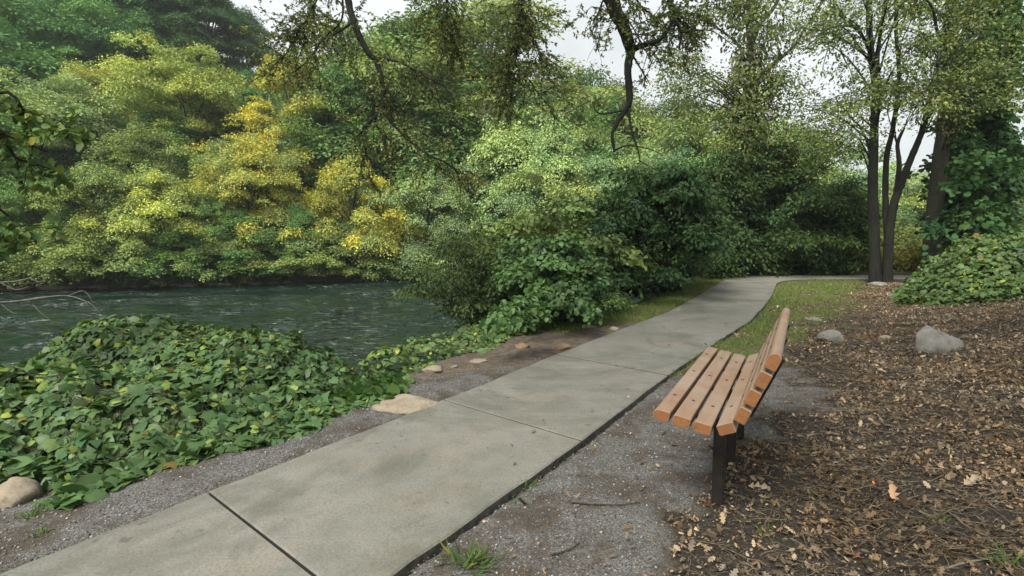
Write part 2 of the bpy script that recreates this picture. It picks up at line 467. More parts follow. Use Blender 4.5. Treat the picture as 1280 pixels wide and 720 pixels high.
# ------------------------------------------------------------------ river
def river():
    xs = axis([(-200, -45, 8), (-45, -14, .5), (-14, 4, .10), (4, 20, .5), (20, 120, 6)])
    ys = axis([(-40, 0, 4), (0, 6, .6), (6, 22, .09), (22, 40, .20), (40, 110, 4)])
    x, y = np.meshgrid(xs, ys)
    rng = np.random.RandomState(3)
    z = np.zeros_like(x)
    wx = x + 1.1 * fbm(x * .35, y * .35, 3); wy = y + 1.1 * fbm(x * .35 + 40, y * .35, 3)
    for k in range(16):
        lam = .62 * 1.15 ** k * (.8 + .4 * rng.rand())
        a = rad(62) + rng.randn() * .75
        z += .0088 * lam ** .95 * np.sin((wx * math.cos(a) + wy * math.sin(a)) * 2 * math.pi / lam + rng.rand() * 6.3)
    z *= .22 + 1.5 * smooth(.44, .64, fbm(x * .30 + 3, y * .45, 4)) * (.45 + .55 * smooth(.35, .6, fbm(x * .09, y * .13 + 8, 2)))
    fadey = 1 - .6 * smooth(24, 36, y)
    V = np.stack([x, y, WATER + z * fadey], -1)
    i = np.arange(x.size).reshape(x.shape)
    F = np.stack([i[:-1, :-1], i[:-1, 1:], i[1:, 1:], i[1:, :-1]], -1).reshape(-1, 4)
    m, n, b = new_mat('river_water')
    b.inputs['Base Color'].default_value = (.008, .020, .013, 1)
    b.inputs['Roughness'].default_value = .06; b.inputs['IOR'].default_value = 1.33
    b.inputs['Specular IOR Level'].default_value = .5
    p = N(n, 'ShaderNodeNewGeometry').outputs['Position']
    mp = N(n, 'ShaderNodeMapping'); mp.inputs['Scale'].default_value = (.75, 1.0, 1); mp.inputs['Rotation'].default_value = (0, 0, -.3); n.links.new(p, mp.inputs[0])
    f = noise(n, mp.outputs[0], 2.6, 4, .55, 1.0)
    f = ramp(n, f, [(.42, (0, 0, 0)), (.56, (.18,) * 3), (.70, (1,) * 3)])
    mp2 = N(n, 'ShaderNodeMapping'); mp2.inputs['Scale'].default_value = (.22, .42, 1); mp2.inputs['Rotation'].default_value = (0, 0, -.3); n.links.new(p, mp2.inputs[0])
    rif = ramp(n, noise(n, mp2.outputs[0], 1.5, 5, .62, .7), [(.40, (.08,) * 3), (.58, (.8,) * 3), (.68, (1,) * 3)])
    x_ = n.nodes.new('ShaderNodeBump'); x_.inputs['Distance'].default_value = .9
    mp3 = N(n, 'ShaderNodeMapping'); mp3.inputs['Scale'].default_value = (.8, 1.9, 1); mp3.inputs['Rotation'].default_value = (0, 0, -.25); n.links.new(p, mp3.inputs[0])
    glint = ramp(n, noise(n, mp3.outputs[0], 2.0, 6, .68, 1.3), [(.575, (0,) * 3), (.65, (1,) * 3)])
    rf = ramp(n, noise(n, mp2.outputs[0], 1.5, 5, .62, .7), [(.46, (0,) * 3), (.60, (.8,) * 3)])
    glint = mix(n, 1.0, glint, rf, 'MULTIPLY')
    n.links.new(mix(n, glint, (.007, .019, .013), (.36, .43, .41)), b.inputs['Base Color'])  # pale streaks painted into the water colour as sky glints
    n.links.new(ramp(n, glint, [(0, (.06,) * 3), (1, (.5,) * 3)]), b.inputs['Roughness'])
    n.links.new(f, x_.inputs['Height']); n.links.new(rif, x_.inputs['Strength']); n.links.new(x_.outputs[0], b.inputs['Normal'])
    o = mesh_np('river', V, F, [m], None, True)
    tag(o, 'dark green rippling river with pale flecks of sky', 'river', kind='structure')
river()

# ------------------------------------------------------------------ concrete path
def concrete():
    m, n, b = new_mat('concrete')
    p = N(n, 'ShaderNodeNewGeometry').outputs['Position']
    big = noise(n, p, .9, 5, .6); mid = noise(n, p, 5, 6, .65); fine = noise(n, p, 70, 4, .75); sp = noise(n, p, 190, 2, .6)
    c = ramp(n, big, [(.3, (.15, .15, .132)), (.5, (.185, .184, .162)), (.7, (.22, .21, .185))])
    c = mix(n, ramp(n, noise(n, p, 1.6, 5, .6, 1.0), [(.5, (0,) * 3), (.68, (.55,) * 3)]), c, (.205, .165, .13))
    c = mix(n, ramp(n, mid, [(.35, (.45,) * 3), (.6, (0,) * 3)]), c, (.11, .115, .09))
    st = noise(n, p, .55, 7, .68, 1.6)
    c = mix(n, ramp(n, st, [(.36, (.7,) * 3), (.5, (0,) * 3)]), c, (.085, .088, .07))
    c = mix(n, ramp(n, noise(n, p, 2.2, 6, .7, 2.0), [(.56, (0,) * 3), (.66, (.5,) * 3)]), c, (.10, .10, .082))
    c = mix(n, ramp(n, noise(n, p, 13, 3, .5), [(.68, (0,) * 3), (.74, (.6,) * 3)]), c, (.06, .06, .048))
    c = mix(n, ramp(n, fine, [(.38, (.45,) * 3), (.56, (0,) * 3)]), c, (.07, .07, .056))
    c = mix(n, ramp(n, sp, [(.55, (0,) * 3), (.72, (.35,) * 3)]), c, (.28, .27, .215))
    n.links.new(c, b.inputs['Base Color'])
    b.inputs['Roughness'].default_value = .9; b.inputs['Specular IOR Level'].default_value = .2
    bump(n, b, mix(n, .5, fine, sp), .35, .004)
    return m
def path():
    bm = bmesh.new()
    TOP = .045
    def slab(L, R):
        Lp = [np.array(p, float) for p in L]; Rp = [np.array(p, float) for p in R]
        def pull(a, b, g): return a + (b - a) / np.linalg.norm(b - a) * g
        g0, g1 = [.008 if p[1] < 3.6 else .011 if p[1] < 5.5 else .014 if p[1] < 6 else .02 for p in (Lp[0], Lp[-1])]
        l0 = pull(Lp[0], Lp[1], g0); l1 = pull(Lp[-1], Lp[-2], g1); r0 = pull(Rp[0], Rp[1], g0); r1 = pull(Rp[-1], Rp[-2], g1)
        Lp[0], Lp[-1], Rp[0], Rp[-1] = l0, l1, r0, r1
        # a little waviness along the cast edges
        def dens(P):
            out_ = []
            for a, b in zip(P[:-1], P[1:]):
                k = max(2, int(np.linalg.norm(b - a) / .12))
                for i in range(k): out_.append(a + (b - a) * i / k)
            return out_ + [P[-1]]
        Lp, Rp = dens(Lp), dens(Rp)
        jit = lambda p, s: p + s * np.array([.846, -.533]) * (float(fbm(p[0] * 3.1, p[1] * 3.1, 3)) - .5) * .035
        ring = [jit(p, 1) for p in Lp] + [jit(p, 1) for p in reversed(Rp)]
        cen = np.mean(ring, 0)
        n_ = len(ring)
        nxt = [ring[(i + 1) % n_] for i in range(n_)]; prv = [ring[i - 1] for i in range(n_)]
        inner = []
        for p, a, b in zip(ring, prv, nxt):
            t1 = (p - a) / (np.linalg.norm(p - a) + 1e-9); t2 = (b - p) / (np.linalg.norm(b - p) + 1e-9)
            nn = np.array([t1[1] + t2[1], -t1[0] - t2[0]]); nn /= np.linalg.norm(nn) + 1e-9
            inner.append(p + nn * .012)
        def vv(P, z): return [bm.verts.new((p[0], p[1], z)) for p in P]
        A = vv(inner, TOP); B = vv(ring, TOP - .009); D = vv(ring, -.11)
        bm.faces.new(A)
        for i in range(n_):
            j = (i + 1) % n_
            bm.faces.new((A[i], A[j], B[j], B[i])); bm.faces.new((B[i], B[j], D[j], D[i])).material_index = 2 if i in (len(Lp) - 1, n_ - 1) else 1
    cuts = [0, 1, 2, 3, 4, 5, 6, 7, 8, 9, 11, 13, 14, 15, 16, 17]
    for a, b in zip(cuts[:-1], cuts[1:]):
        slab(PATH_L[a:b + 1], PATH_R[a:b + 1])
    ms, n, b = new_mat('soil_stained_concrete')
    p = N(n, 'ShaderNodeNewGeometry').outputs['Position']
    n.links.new(ramp(n, noise(n, p, 20, 5), [(.35, (.03, .028, .022)), (.65, (.09, .086, .068))]), b.inputs['Base Color']); b.inputs['Roughness'].default_value = .95
    md, n, b = new_mat('joint_dirt')
    b.inputs['Base Color'].default_value = (.018, .016, .012, 1); b.inputs['Roughness'].default_value = 1
    o = bm_obj('path', bm, [concrete(), ms, md])
    tag(o, 'grey concrete footpath of jointed slabs curving along the river', 'path', kind='structure')
path()

# ------------------------------------------------------------------ park bench
def wood(name, c0, c1, grey):
    m, n, b = new_mat(name)
    g = N(n, 'ShaderNodeTexCoord').outputs['Object']
    mp = N(n, 'ShaderNodeMapping'); mp.inputs['Scale'].default_value = (42, 1.3, 42); n.links.new(g, mp.inputs[0])
    f = noise(n, mp.outputs[0], 1.6, 6, .6, .3)
    c = ramp(n, f, [(.3, c0), (.7, c1)])
    k = ramp(n, noise(n, g, 3.0, 6, .65), [(.42, (0,) * 3), (.62, (.85,) * 3)])
    c = mix(n, k, c, grey)
    s = ramp(n, noise(n, g, 40, 3, .6), [(.62, (0,) * 3), (.76, (.5,) * 3)])
    c = mix(n, s, c, tuple(x * .45 for x in c0))
    dg = ramp(n, noise(n, mp.outputs[0], .9, 8, .75, .6), [(.30, (.75,) * 3), (.44, (0,) * 3)])
    c = mix(n, dg, c, tuple(x * .5 for x in c0))
    n.links.new(c, b.inputs['Base Color']); b.inputs['Roughness'].default_value = .55; b.inputs['Specular IOR Level'].default_value = .35
    bump(n, b, f, .12, .004)
    return m
def bench():
    M_W = wood('tan_bench_plank', (.20, .122, .074), (.255, .165, .105), (.275, .21, .16))
    M_E = wood('sawn_plank_end', (.19, .078, .026), (.26, .115, .042), (.17, .075, .034))
    m, n, b = new_mat('dark_steel'); M_S = m
    g = N(n, 'ShaderNodeTexCoord').outputs['Object']
    f = noise(n, g, 14, 6, .65)
    n.links.new(ramp(n, f, [(.45, (.018, .016, .015)), (.7, (.05, .032, .022))]), b.inputs['Base Color'])
    b.inputs['Metallic'].default_value = .35; b.inputs['Roughness'].default_value = .5
    bump(n, b, f, .2, .003)
    m, n, b = new_mat('bolt_steel'); M_B = m
    b.inputs['Base Color'].default_value = (.03, .025, .02, 1); b.inputs['Metallic'].default_value = .6; b.inputs['Roughness'].default_value = .5
    phi = math.radians(26.79)
    root = empty('park_bench', (0.954 + .085 * math.cos(phi) + .95 * math.sin(phi), 2.934 - .085 * math.sin(phi) + .95 * math.cos(phi), 0), -phi)
    # local frame: x = u (towards the back), y = along the bench, z = up; root sits under the middle of the posts
    U0, Lh = -.085, .945
    def plank(name, prof):
        """extrude a (u, z) outline along the bench; returns the plank"""
        bm = bmesh.new(); k = len(prof)
        e = .004
        cu = sum(p[0] for p in prof) / k; cz = sum(p[1] for p in prof) / k
        rings = []
        for y, s in ((-Lh, .93), (-Lh + e, 1), (-Lh * .5, 1), (0, 1), (Lh * .5, 1), (Lh - e, 1), (Lh, .93)):
            rings.append([bm.verts.new((cu + (p[0] - cu) * s + U0, y, cz + (p[1] - cz) * s)) for p in prof])
        for A, B in zip(rings[:-1], rings[1:]):
            for i in range(k): bm.faces.new((A[i], A[(i + 1) % k], B[(i + 1) % k], B[i]))
        f1 = bm.faces.new(rings[0]); f2 = bm.faces.new(list(reversed(rings[-1])))
        f1.material_index = f2.material_index = 1
        o = bm_obj(name, bm, [M_W, M_E], root)
        return o
    def rect(o, d, w, t, r=.006, nose=None):
        """rounded rectangle from corner o, long side along unit d, thickness t to the right-hand normal"""
        d = np.array(d, float); d /= np.linalg.norm(d); nn = np.array([d[1], -d[0]])
        P = []
        def arc(c, r_, a0, a1, k):
            for i in range(k):
                a = a0 + (a1 - a0) * i / (k - 1)
                P.append((c[0] + r_ * math.cos(a), c[1] + r_ * math.sin(a)))
        R0, R1 = r, r
        if nose == 'start': R0 = t * .48
        if nose == 'end': R1 = t * .48
        arc((R0, R0), R0, math.pi * 1.5, math.pi, 4 if R0 < .01 else 7)
        arc((R0, t - R0), R0, math.pi, math.pi * .5, 4 if R0 < .01 else 7)
        arc((w - R1, t - R1), R1, math.pi * .5, 0, 4 if R1 < .01 else 7)
        arc((w - R1, R1), R1, 0, -math.pi * .5, 4 if R1 < .01 else 7)
        return [tuple(np.array(o) + d * a + nn * b_) for a, b_ in P]
    H = CAMZ
    sl = (math.cos(rad(9.7)), -math.sin(rad(9.7)))
    specs = [((-.216, -.951 + H), sl, .088, .058, 'start'), ((-.111, -.971 + H), sl, .091, .056, None), ((-.003, -.990 + H), sl, .090, .056, None),
             ((.102, -1.001 + H), (math.cos(rad(23)), math.sin(rad(23))), .086, .056, None)]
    seat = []
    for (o, d, w, t, ns) in specs:
        seat.append((plank('seat_slat', rect(o, d, w, t, .007, ns)), o, np.array(d), w))
    bd = np.array((math.sin(rad(24)), math.cos(rad(24))))
    for k, (o, w) in enumerate([((.183, -.955 + H), .082), ((.2265, -.859 + H), .082), ((.270, -.763 + H), .083), ((.3125, -.668 + H), .088)]):
        seat.append((plank('back_slat', rect(o, bd, w, .060, .007, 'end' if k == 3 else None)), o, bd, w))
    ys = (-.61, .04, .64)
    for (pl, o, d, w) in seat:
        d = d / np.linalg.norm(d); nn = np.array([-d[1], d[0]])
        for y in ys:
            c = np.array(o) + d * w * .5 + nn * .0006
            bm = bmesh.new()
            bmesh.ops.create_cone(bm, cap_ends=True, segments=10, radius1=.0115, radius2=.009, depth=.004)
            mt = Matrix.Identity(3)
            mt.col[0] = (d[0], 0, d[1]); mt.col[1] = (0, 1, 0); mt.col[2] = (nn[0], 0, nn[1])
            if mt.determinant() < 0: mt.col[1] = (0, -1, 0)
            M4 = mt.to_4x4(); M4.translation = (c[0] + U0, y, c[1])
            bmesh.ops.transform(bm, matrix=M4, verts=bm.verts)
            bm_obj('bolt', bm, [M_B], pl)
    def box(bm, x0, x1, y0, y1, z0, z1):
        v = [bm.verts.new(p) for p in ((x0, y0, z0), (x1, y0, z0), (x1, y1, z0), (x0, y1, z0), (x0, y0, z1), (x1, y0, z1), (x1, y1, z1), (x0, y1, z1))]
        for f in ((0, 3, 2, 1), (4, 5, 6, 7), (0, 1, 5, 4), (1, 2, 6, 5), (2, 3, 7, 6), (3, 0, 4, 7)): bm.faces.new([v[i] for i in f])
    for y in ys:
        bm = bmesh.new()
        box(bm, -.031, .031, y - .027, y + .027, -.15, .505)
        bmesh.ops.bevel(bm, geom=list(bm.edges), offset=.006, segments=2, affect='EDGES')
        bm_obj('leg', bm, [M_S], root)
        # bent flat bar under the seat and up the back
        bm = bmesh.new()
        line = [(-.20, .516), (-.03, .507), (.10, .500), (.115, .498), (.20, .535), (.245, .56), (.39, .885)]
        th = .012
        line = [np.array(p) for p in line]
        ringA, ringB = [], []
        for i, p in enumerate(line):
            t = unit((line[min(i + 1, len(line) - 1)] - line[max(i - 1, 0)]))
            nn = np.array([t[1], -t[0]])
            ringA.append(p + nn * .001); ringB.append(p + nn * th)
        for yy0, yy1 in ((y - .022, y + .022),):
            quad = [[bm.verts.new((q[0] + U0, yy, q[1])) for q, yy in ((a, yy0), (a, yy1), (b_, yy1), (b_, yy0))] for a, b_ in zip(ringA, ringB)]
            for A, B in zip(quad[:-1], quad[1:]):
                for i in range(4): bm.faces.new((A[i], A[(i + 1) % 4], B[(i + 1) % 4], B[i]))
            bm.faces.new(quad[0]); bm.faces.new(list(reversed(quad[-1])))
        bm_obj('support_bar', bm, [M_S], root)
    tag(root, 'slatted tan park bench on dark steel posts facing the river path', 'bench')
bench()

# ------------------------------------------------------------------ trees
def clump_leaves(rng, cen, rr, per, leaf, flat, up=.55, droop=.35, jit=.55, cvar=.18, hue=.12):
    """leaves gathered in domes round each centre"""
    n = len(cen)
    cnt = np.maximum(4, (per * (rr / rr.mean()) ** 2).astype(int))
    k = np.repeat(np.arange(n), cnt); m = len(k)
    d = unit(rng.randn(m, 3)); d[:, 2] = np.abs(d[:, 2]) * 1.15 - .38
    d = unit(d)
    r = rng.rand(m) ** .45 * (.75 + .5 * rng.rand(m))
    p = d * r[:, None] * rr[k][:, None]
    p[:, 2] *= flat
    ctr = cen.mean(0); ax = cen - ctr; ax[:, 2] = ax[:, 2] * .5
    ax = unit(unit(ax) + rng.randn(n, 3) * .55 + np.array([0, 0, .12]))
    al = (p * ax[k]).sum(1)
    st = (1 + .5 * rng.rand(n))[k]
    p = p * .82 + ax[k] * (al * (st - .6) + .18 * np.abs(al) * st)[:, None]
    p[:, 2] -= flat * .35 * rr[k] * (np.hypot(p[:, 0], p[:, 1]) / rr[k]) ** 2 * (droop * 2)
    pos = cen[k] + p
    nrm = unit(d * .5 + np.array([0, 0, up]) + rng.randn(m, 3) * jit)
    dirn = unit(d * np.array([1, 1, .3]) + rng.randn(m, 3) * .5 + np.array([0, 0, -droop]))
    size = leaf * (.65 + .7 * rng.rand(m))
    cv = (1 + cvar * rng.randn(n))[k] * (1 + .16 * rng.randn(m))
    h = hue * (rng.randn(n)[k] * .7 + rng.randn(m) * .7)
    col = np.stack([cv * (1 + h), cv * (1 + h * .55), cv * (1 - h * .5)], 1).clip(.25, 2.5)
    return pos, nrm, dirn, size, col

def crown_centres(rng, R, H0, H1, n, shape):
    """clump centres in a crown between heights H0 and H1"""
    lob = unit(rng.randn(7, 3)); la = rng.rand(7) * .5 + .1
    c = []
    while len(c) < n:
        d = unit(rng.randn(3)); 
        bumpy = .72 + sum(a * max(0, float(d @ l)) ** 4 for a, l in zip(la, lob))
        if shape == 'round':
            r = .35 + .65 * rng.rand() ** .6
            p = d * r * bumpy; z = .5 + .5 * p[2]
            q = np.array([p[0] * R, p[1] * R, H0 + (H1 - H0) * z])
            if z < .1 and rng.rand() < .4: continue
        elif shape == 'tall':
            z = rng.rand() ** .9
            prof = (math.sin(math.pi * min(1, .12 + z * .88) ** .8) ** .6) * (.8 + .4 * rng.rand())
            a = rng.rand() * 6.283; r = prof * (.3 + .7 * rng.rand() ** .6) * (bumpy + .15)
            q = np.array([math.cos(a) * r * R, math.sin(a) * r * R, H0 + (H1 - H0) * z])
        elif shape == 'cone':
            z = rng.rand() ** 1.3
            a = rng.rand() * 6.283; r = (1 - z) ** .8 * (.35 + .75 * rng.rand() ** .6) + .04
            q = np.array([math.cos(a) * r * R, math.sin(a) * r * R, H0 + (H1 - H0) * z - .15 * r * R])
        elif shape == 'spread':                        # broad, with low drooping skirts
            z = rng.rand()
            prof = (1 - z ** 2.2) ** .55
            a = rng.rand() * 6.283; r = prof * (.4 + .7 * rng.rand() ** .7) * (bumpy + .1)
            q = np.array([math.cos(a) * r * R, math.sin(a) * r * R, H0 + (H1 - H0) * z])
        c.append(q)
    return np.array(c)

FOLI = 1.95                                           # leaf colours below were picked for dull light
VARIANTS = {}
def variant(key, seed, R, H0, H1, n, per, leaf, shape, flat, rc, droop=.35, tr=.16, limbs=26, bark=None, tpl=T_LEAF, hue=.12, cvar=.18):
    rng = np.random.RandomState(seed)
    cen = crown_centres(rng, R, H0, H1, n, shape)
    rr = rc * (.45 + 1.15 * rng.rand(n) ** 1.5)
    P = clump_leaves(rng, cen, rr, per, leaf, flat, droop=droop, hue=hue, cvar=cvar)
    crown = leaf_mesh('crown', *P[:4], tpl, P[4], M_LEAF, link=False)
    T = Tubes()
    top = H0 + (H1 - H0) * .82
    tp = curve([(0, 0, -.6), (rng.randn() * .1, rng.randn() * .1, top * .3), (rng.randn() * .3, rng.randn() * .3, top * .65), (rng.randn() * .4, rng.randn() * .4, top)], 5)
    rad_ = np.interp(tp[:, 2], [-.6, 0, .4, top], [tr * 1.7, tr * 1.4, tr, tr * .25])
    T.add(tp, rad_, 7)
    for i in rng.permutation(n)[:limbs]:
        c = cen[i]; hz = np.clip(c[2] * (.45 + .35 * rng.rand()), .2, top * .9)
        k = int(np.argmin(np.abs(tp[:, 2] - hz))); s = tp[k]
        mid_ = s * .45 + c * .55 + np.array([0, 0, .12 * np.linalg.norm(c - s)])
        T.add(curve([s, mid_, c], 4), np.linspace(rad_[k] * .5, .02, 9)[: len(curve([s, mid_, c], 4))], 4)
    VARIANTS[key] = (crown, T.build('trunk', bark or M_BARK, link=False), H1)

def plant(key, x, y, h, wscale, rz, col, name, label, group=None, z=None, cat='tree', crown_name='crown'):
    crown, trunk, H1 = VARIANTS[key]
    s = h / H1
    r = empty(name, (x, y, tz(x, y) if z is None else z), rz)
    r.scale = (s * wscale, s * wscale, s)
    link_obj('trunk', trunk, r)
    c = link_obj(crown_name, crown, r); c.color = (*[min(.5, v * FOLI) for v in col], 1)
    tag(r, label, cat, group)
    return r

variant('round1', 11, 3.4, 2.4, 9.6, 95, 486, 0.174, 'round', .72, .92)
variant('round2', 12, 3.8, 2.0, 9.0, 110, 430, 0.166, 'round', .68, .85, hue=.26)
variant('round3', 13, 3.0, 1.6, 9.4, 130, 430, 0.158, 'tall', .8, .8)
variant('layer1', 14, 4.2, 1.0, 8.2, 120, 430, 0.174, 'spread', .85, .85, droop=.45)
variant('layer2', 15, 3.8, .6, 7.4, 125, 411, 0.166, 'spread', .75, .82, droop=.55, hue=.25)
variant('layer3', 16, 4.0, .4, 8.6, 135, 374, 0.158, 'spread', .85, .75, droop=.45)
variant('tall1', 17, 3.0, 3.0, 14.0, 170, 392, 0.190, 'tall', .8, .85, tr=.22)
variant('tall2', 18, 3.4, 2.0, 15.0, 180, 374, 0.190, 'cone', .5, 1.0, droop=.7, tr=.24)
variant('airy1', 19, 3.2, 3.0, 12.0, 100, 317, 0.158, 'tall', .5, .85, tr=.18, bark=M_BARK_PALE)
variant('shrub1', 20, 1.7, .1, 3.4, 110, 374, 0.116, 'spread', .85, .46, tr=.06, limbs=30, hue=.15)
variant('shrub2', 21, 1.8, .1, 3.0, 100, 411, 0.108, 'spread', .75, .44, tr=.05, limbs=30)

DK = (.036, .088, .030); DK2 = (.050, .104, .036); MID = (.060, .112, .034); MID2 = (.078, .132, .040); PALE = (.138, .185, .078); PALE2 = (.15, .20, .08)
LIME = (.165, .195, .055); YG = (.19, .185, .04); YEL = (.30, .235, .035); GOLD = (.36, .24, .035); OLIVE = (.10, .132, .042)
# variant, pixel x of the trunk, distance, pixel y of the top, width factor, colour, label
FOREST = [
 # along the far waterline
 ('layer1', -60, 32, 150, 1.1, MID, 'dark mid green tree at the far left edge, drooping to the water'),
 ('layer3', 45, 31, 235, .95, MID2, 'low bushy green tree right above the pale stones on the far bank'),
 ('layer2', 125, 32, 215, 1.0, OLIVE, 'olive green layered tree leaning over the far bank, left of the yellow speckled one'),
 ('layer2', 205, 32.5, 222, 1.0, LIME, 'yellow speckled green tree with shelf-like boughs low over the water'),
 ('layer1', 268, 34, 250, .8, MID2, 'deep green low tree squeezed below the round golden crown'),
 ('round2', 318, 36, 165, .95, (.19, .195, .05), 'round golden crowned tree on the far bank, the widest of the yellow ones'),
 ('layer3', 372, 35, 262, .8, MID, 'small dark tree at the waterline between two golden trees'),
 ('layer2', 440, 37, 205, .92, (.20, .205, .048), 'bright yellow tree low over the river, right of the round golden one'),
 ('layer3', 490, 38, 272, .7, YG, 'small yellowing tree at the right end of the open far bank'),
 ('layer1', 540, 38, 225, .95, PALE, 'pale green spreading tree behind the feathery shrub over the water'),
 ('layer3', 590, 39, 262, .9, MID2, 'rounded mid green tree just above the vine covered shrub'),
 # second row
 ('round2', 15, 42, 120, 1.05, MID2, 'broad green tree behind the leafy branch at the left edge'),
 ('round1', 92, 41, 92, 1.25, PALE, 'large pale sage tree, widest of the crowns on the left slope'),
 ('round2', 148, 46, 74, 1.0, YG, 'tree with yellow tips between the sage tree and the lime tree'),
 ('round1', 245, 45, 52, 1.05, LIME, 'lime green round tree with its dark forked trunk showing'),
 ('layer1', 185, 38, 165, 1.0, OLIVE, 'dull green tree under the lime tree, over the yellow speckled one'),
 ('airy1', 365, 42, 72, 1.0, (.21, .20, .04), 'slender yellow-green tree with thin pale stems behind the hanging twigs'),
 ('round3', 425, 43, 100, 1.0, MID, 'mid green tree directly above the bright yellow tree'),
 ('round1', 468, 47, 14, 1.25, OLIVE, 'tall olive tree behind the left hanging bough'),
 ('round3', 545, 50, 30, 1.7, MID2, 'tall green tree behind the end of the left hanging bough'),
 ('airy1', 612, 46, 6, 1.6, (.125, .15, .05), 'tallest pale green tree in the middle of the wood, crown up to the sky'),
 ('round1', 655, 42, 112, 1.0, PALE2, 'light green tree in front of the dark trunks at the centre'),
 ('round1', 700, 52, 84, 1.2, MID2, 'broad green tree under the open sky, left of the thick bare bough'),
 ('round3', 690, 38, 172, .95, PALE2, 'pale tufted tree behind the vine covered shrub'),
 ('round1', 748, 55, 92, 1.2, OLIVE, 'olive tree on the skyline just left of the thick bare bough'),
 ('layer1', 758, 40, 200, 1.0, MID, 'mid green tree behind the feathery dark evergreen'),
 ('round1', 805, 56, 128, 1.2, MID2, 'green tree on the skyline just right of the thick bare bough'),
 ('round2', 812, 36, 175, .9, PALE, 'pale green tree between the bare bough and the ivy clad trunk'),
 # dark slope at the back
 ('round3', 18, 60, -70, 1.5, DK2, 'dark tall tree in the top left corner of the wood'),
 ('tall1', 70, 66, -60, 1.5, DK, 'dark tree on the upper slope, second from the top left corner'),
 ('round1', 122, 58, -10, 1.3, DK2, 'dark drooping tree above the pale sage tree'),
 ('tall1', 178, 64, -70, 1.4, DK, 'dark tree on the upper slope above the yellow tipped tree'),
 ('tall1', 225, 68, -50, 1.6, DK2, 'dark tree right behind the lime green round tree'),
 ('tall1', 272, 66, -18, 1.4, (.034, .068, .028), 'bluish dark tree on the upper slope, right of the lime tree'),
 ('tall1', 318, 72, 22, 1.2, (.045, .075, .04), 'greyish tree at the end of the dark slope, against the sky'),
 ('tall1', 392, 62, 92, 1.2, MID, 'green tree behind the slender yellow-green one'),
 ('tall1', -40, 56, -40, 1.4, DK2, 'dark tree beyond the left edge of the wood'),
 ('round1', 55, 50, 55, 1.1, MID, 'mid green tree between the dark corner trees and the sage tree'),
 ('round3', 318, 54, 100, 1.2, DK2, 'dark green tree filling the gap behind the round golden crown'),
 ('tall1', 505, 60, 70, 1.2, DK2, 'dark tree in the gap between the two tall trees behind the hanging bough'),
 ('tall1', 665, 64, 122, 1.2, DK2, 'dark tree at the centre with its bare stems in shade'),
 # right of the bare bough, beyond the bend
 ('round1', 868, 40, 118, 1.1, OLIVE, 'olive tree behind the dark evergreen, left of the ivy clad trunk'),
 ('round2', 905, 33, 175, 1.0, MID2, 'bushy green tree at the foot of the ivy clad trunk'),
 ('layer1', 985, 31, 168, .95, (.085, .125, .04), 'light green tree above the dark shrubs at the bend'),
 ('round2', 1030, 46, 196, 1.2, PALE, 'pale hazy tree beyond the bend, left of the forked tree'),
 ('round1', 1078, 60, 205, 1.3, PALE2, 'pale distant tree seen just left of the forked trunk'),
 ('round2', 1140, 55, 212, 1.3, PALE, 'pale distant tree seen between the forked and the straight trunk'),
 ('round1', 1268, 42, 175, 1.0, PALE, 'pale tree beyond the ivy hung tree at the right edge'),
]
rngF = random.Random(4)
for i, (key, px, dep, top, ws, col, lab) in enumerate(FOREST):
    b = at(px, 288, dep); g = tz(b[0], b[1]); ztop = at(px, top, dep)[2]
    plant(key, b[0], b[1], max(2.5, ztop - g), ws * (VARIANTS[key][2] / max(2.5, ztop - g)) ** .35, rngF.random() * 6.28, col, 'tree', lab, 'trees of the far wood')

for i, (px, dep, hh, ws, col) in enumerate([(-130, 33, 9, 1.2, MID), (-210, 36, 11, 1.3, MID2), (-300, 34, 10, 1.3, OLIVE), (-400, 38, 12, 1.4, MID), (-120, 46, 14, 1.4, DK2), (-230, 50, 16, 1.5, DK2),
                                              (-340, 48, 15, 1.5, MID), (-470, 50, 15, 1.6, DK2), (-150, 62, 18, 1.6, DK), (-290, 64, 18, 1.6, DK), (-430, 62, 18, 1.6, DK)]):
    b = at(px, 288, dep)
    plant(['layer1', 'round1', 'round3', 'tall1'][i % 4], b[0], b[1], hh, ws, i * 1.1, col, 'tree', 'tree of the far slope beyond the left edge of the picture', 'trees beyond the left edge')

# undergrowth on the far bank: low shrubs closing the gaps
UNDER = [(-10, 'at the left edge'), (38, 'behind the pale stones'), (78, 'right of the widest pale stone'), (118, 'under the olive layered tree'), (158, 'left below the yellow speckled boughs'),
 (196, 'under the yellow speckled boughs'), (236, 'right below the yellow speckled boughs'), (274, 'under the deep green low tree'), (312, 'straight below the round golden crown'),
 (350, 'right below the round golden crown'), (388, 'left of the bright yellow tree'), (424, 'under the bright yellow tree'), (462, 'right of the bright yellow tree'), (500, 'at the right end of the open far bank')]
for i, (px, where) in enumerate(UNDER):
    for dep in np.arange(26, 44, .1):
        b = at(px, 340, dep)
        if float(sdist(FAR, np.array([b[0]]), np.array([b[1]]))[0]) > .25 + .5 * (i * .37 % 1): break
    hh = 1.7 + 1.5 * (i * .618 % 1)
    plant('shrub2' if i % 2 else 'shrub1', b[0], b[1], hh, 1.5, i * 1.3, [MID, OLIVE, MID2, OLIVE][i % 4], 'shrub', 'low shrub by the far waterline ' + where, 'shrubs of the far bank', cat='shrub', z=tz(b[0], b[1]) - .25)

rngU = random.Random(8)
for i in range(34):
    px = -30 + 800 * (i + rngU.random()) / 34; dep = 41 + 20 * ((i * .618) % 1)
    b = at(px, 288, dep)
    plant('shrub1' if i % 2 else 'shrub2', b[0], b[1], 3.0 + 2.2 * rngU.random(), 1.35, rngU.random() * 6, [MID, DK2, MID2, DK2][i % 4], 'shrub', 'undergrowth shrub glimpsed between the trunks on the far slope', 'undergrowth of the far slope', cat='shrub')

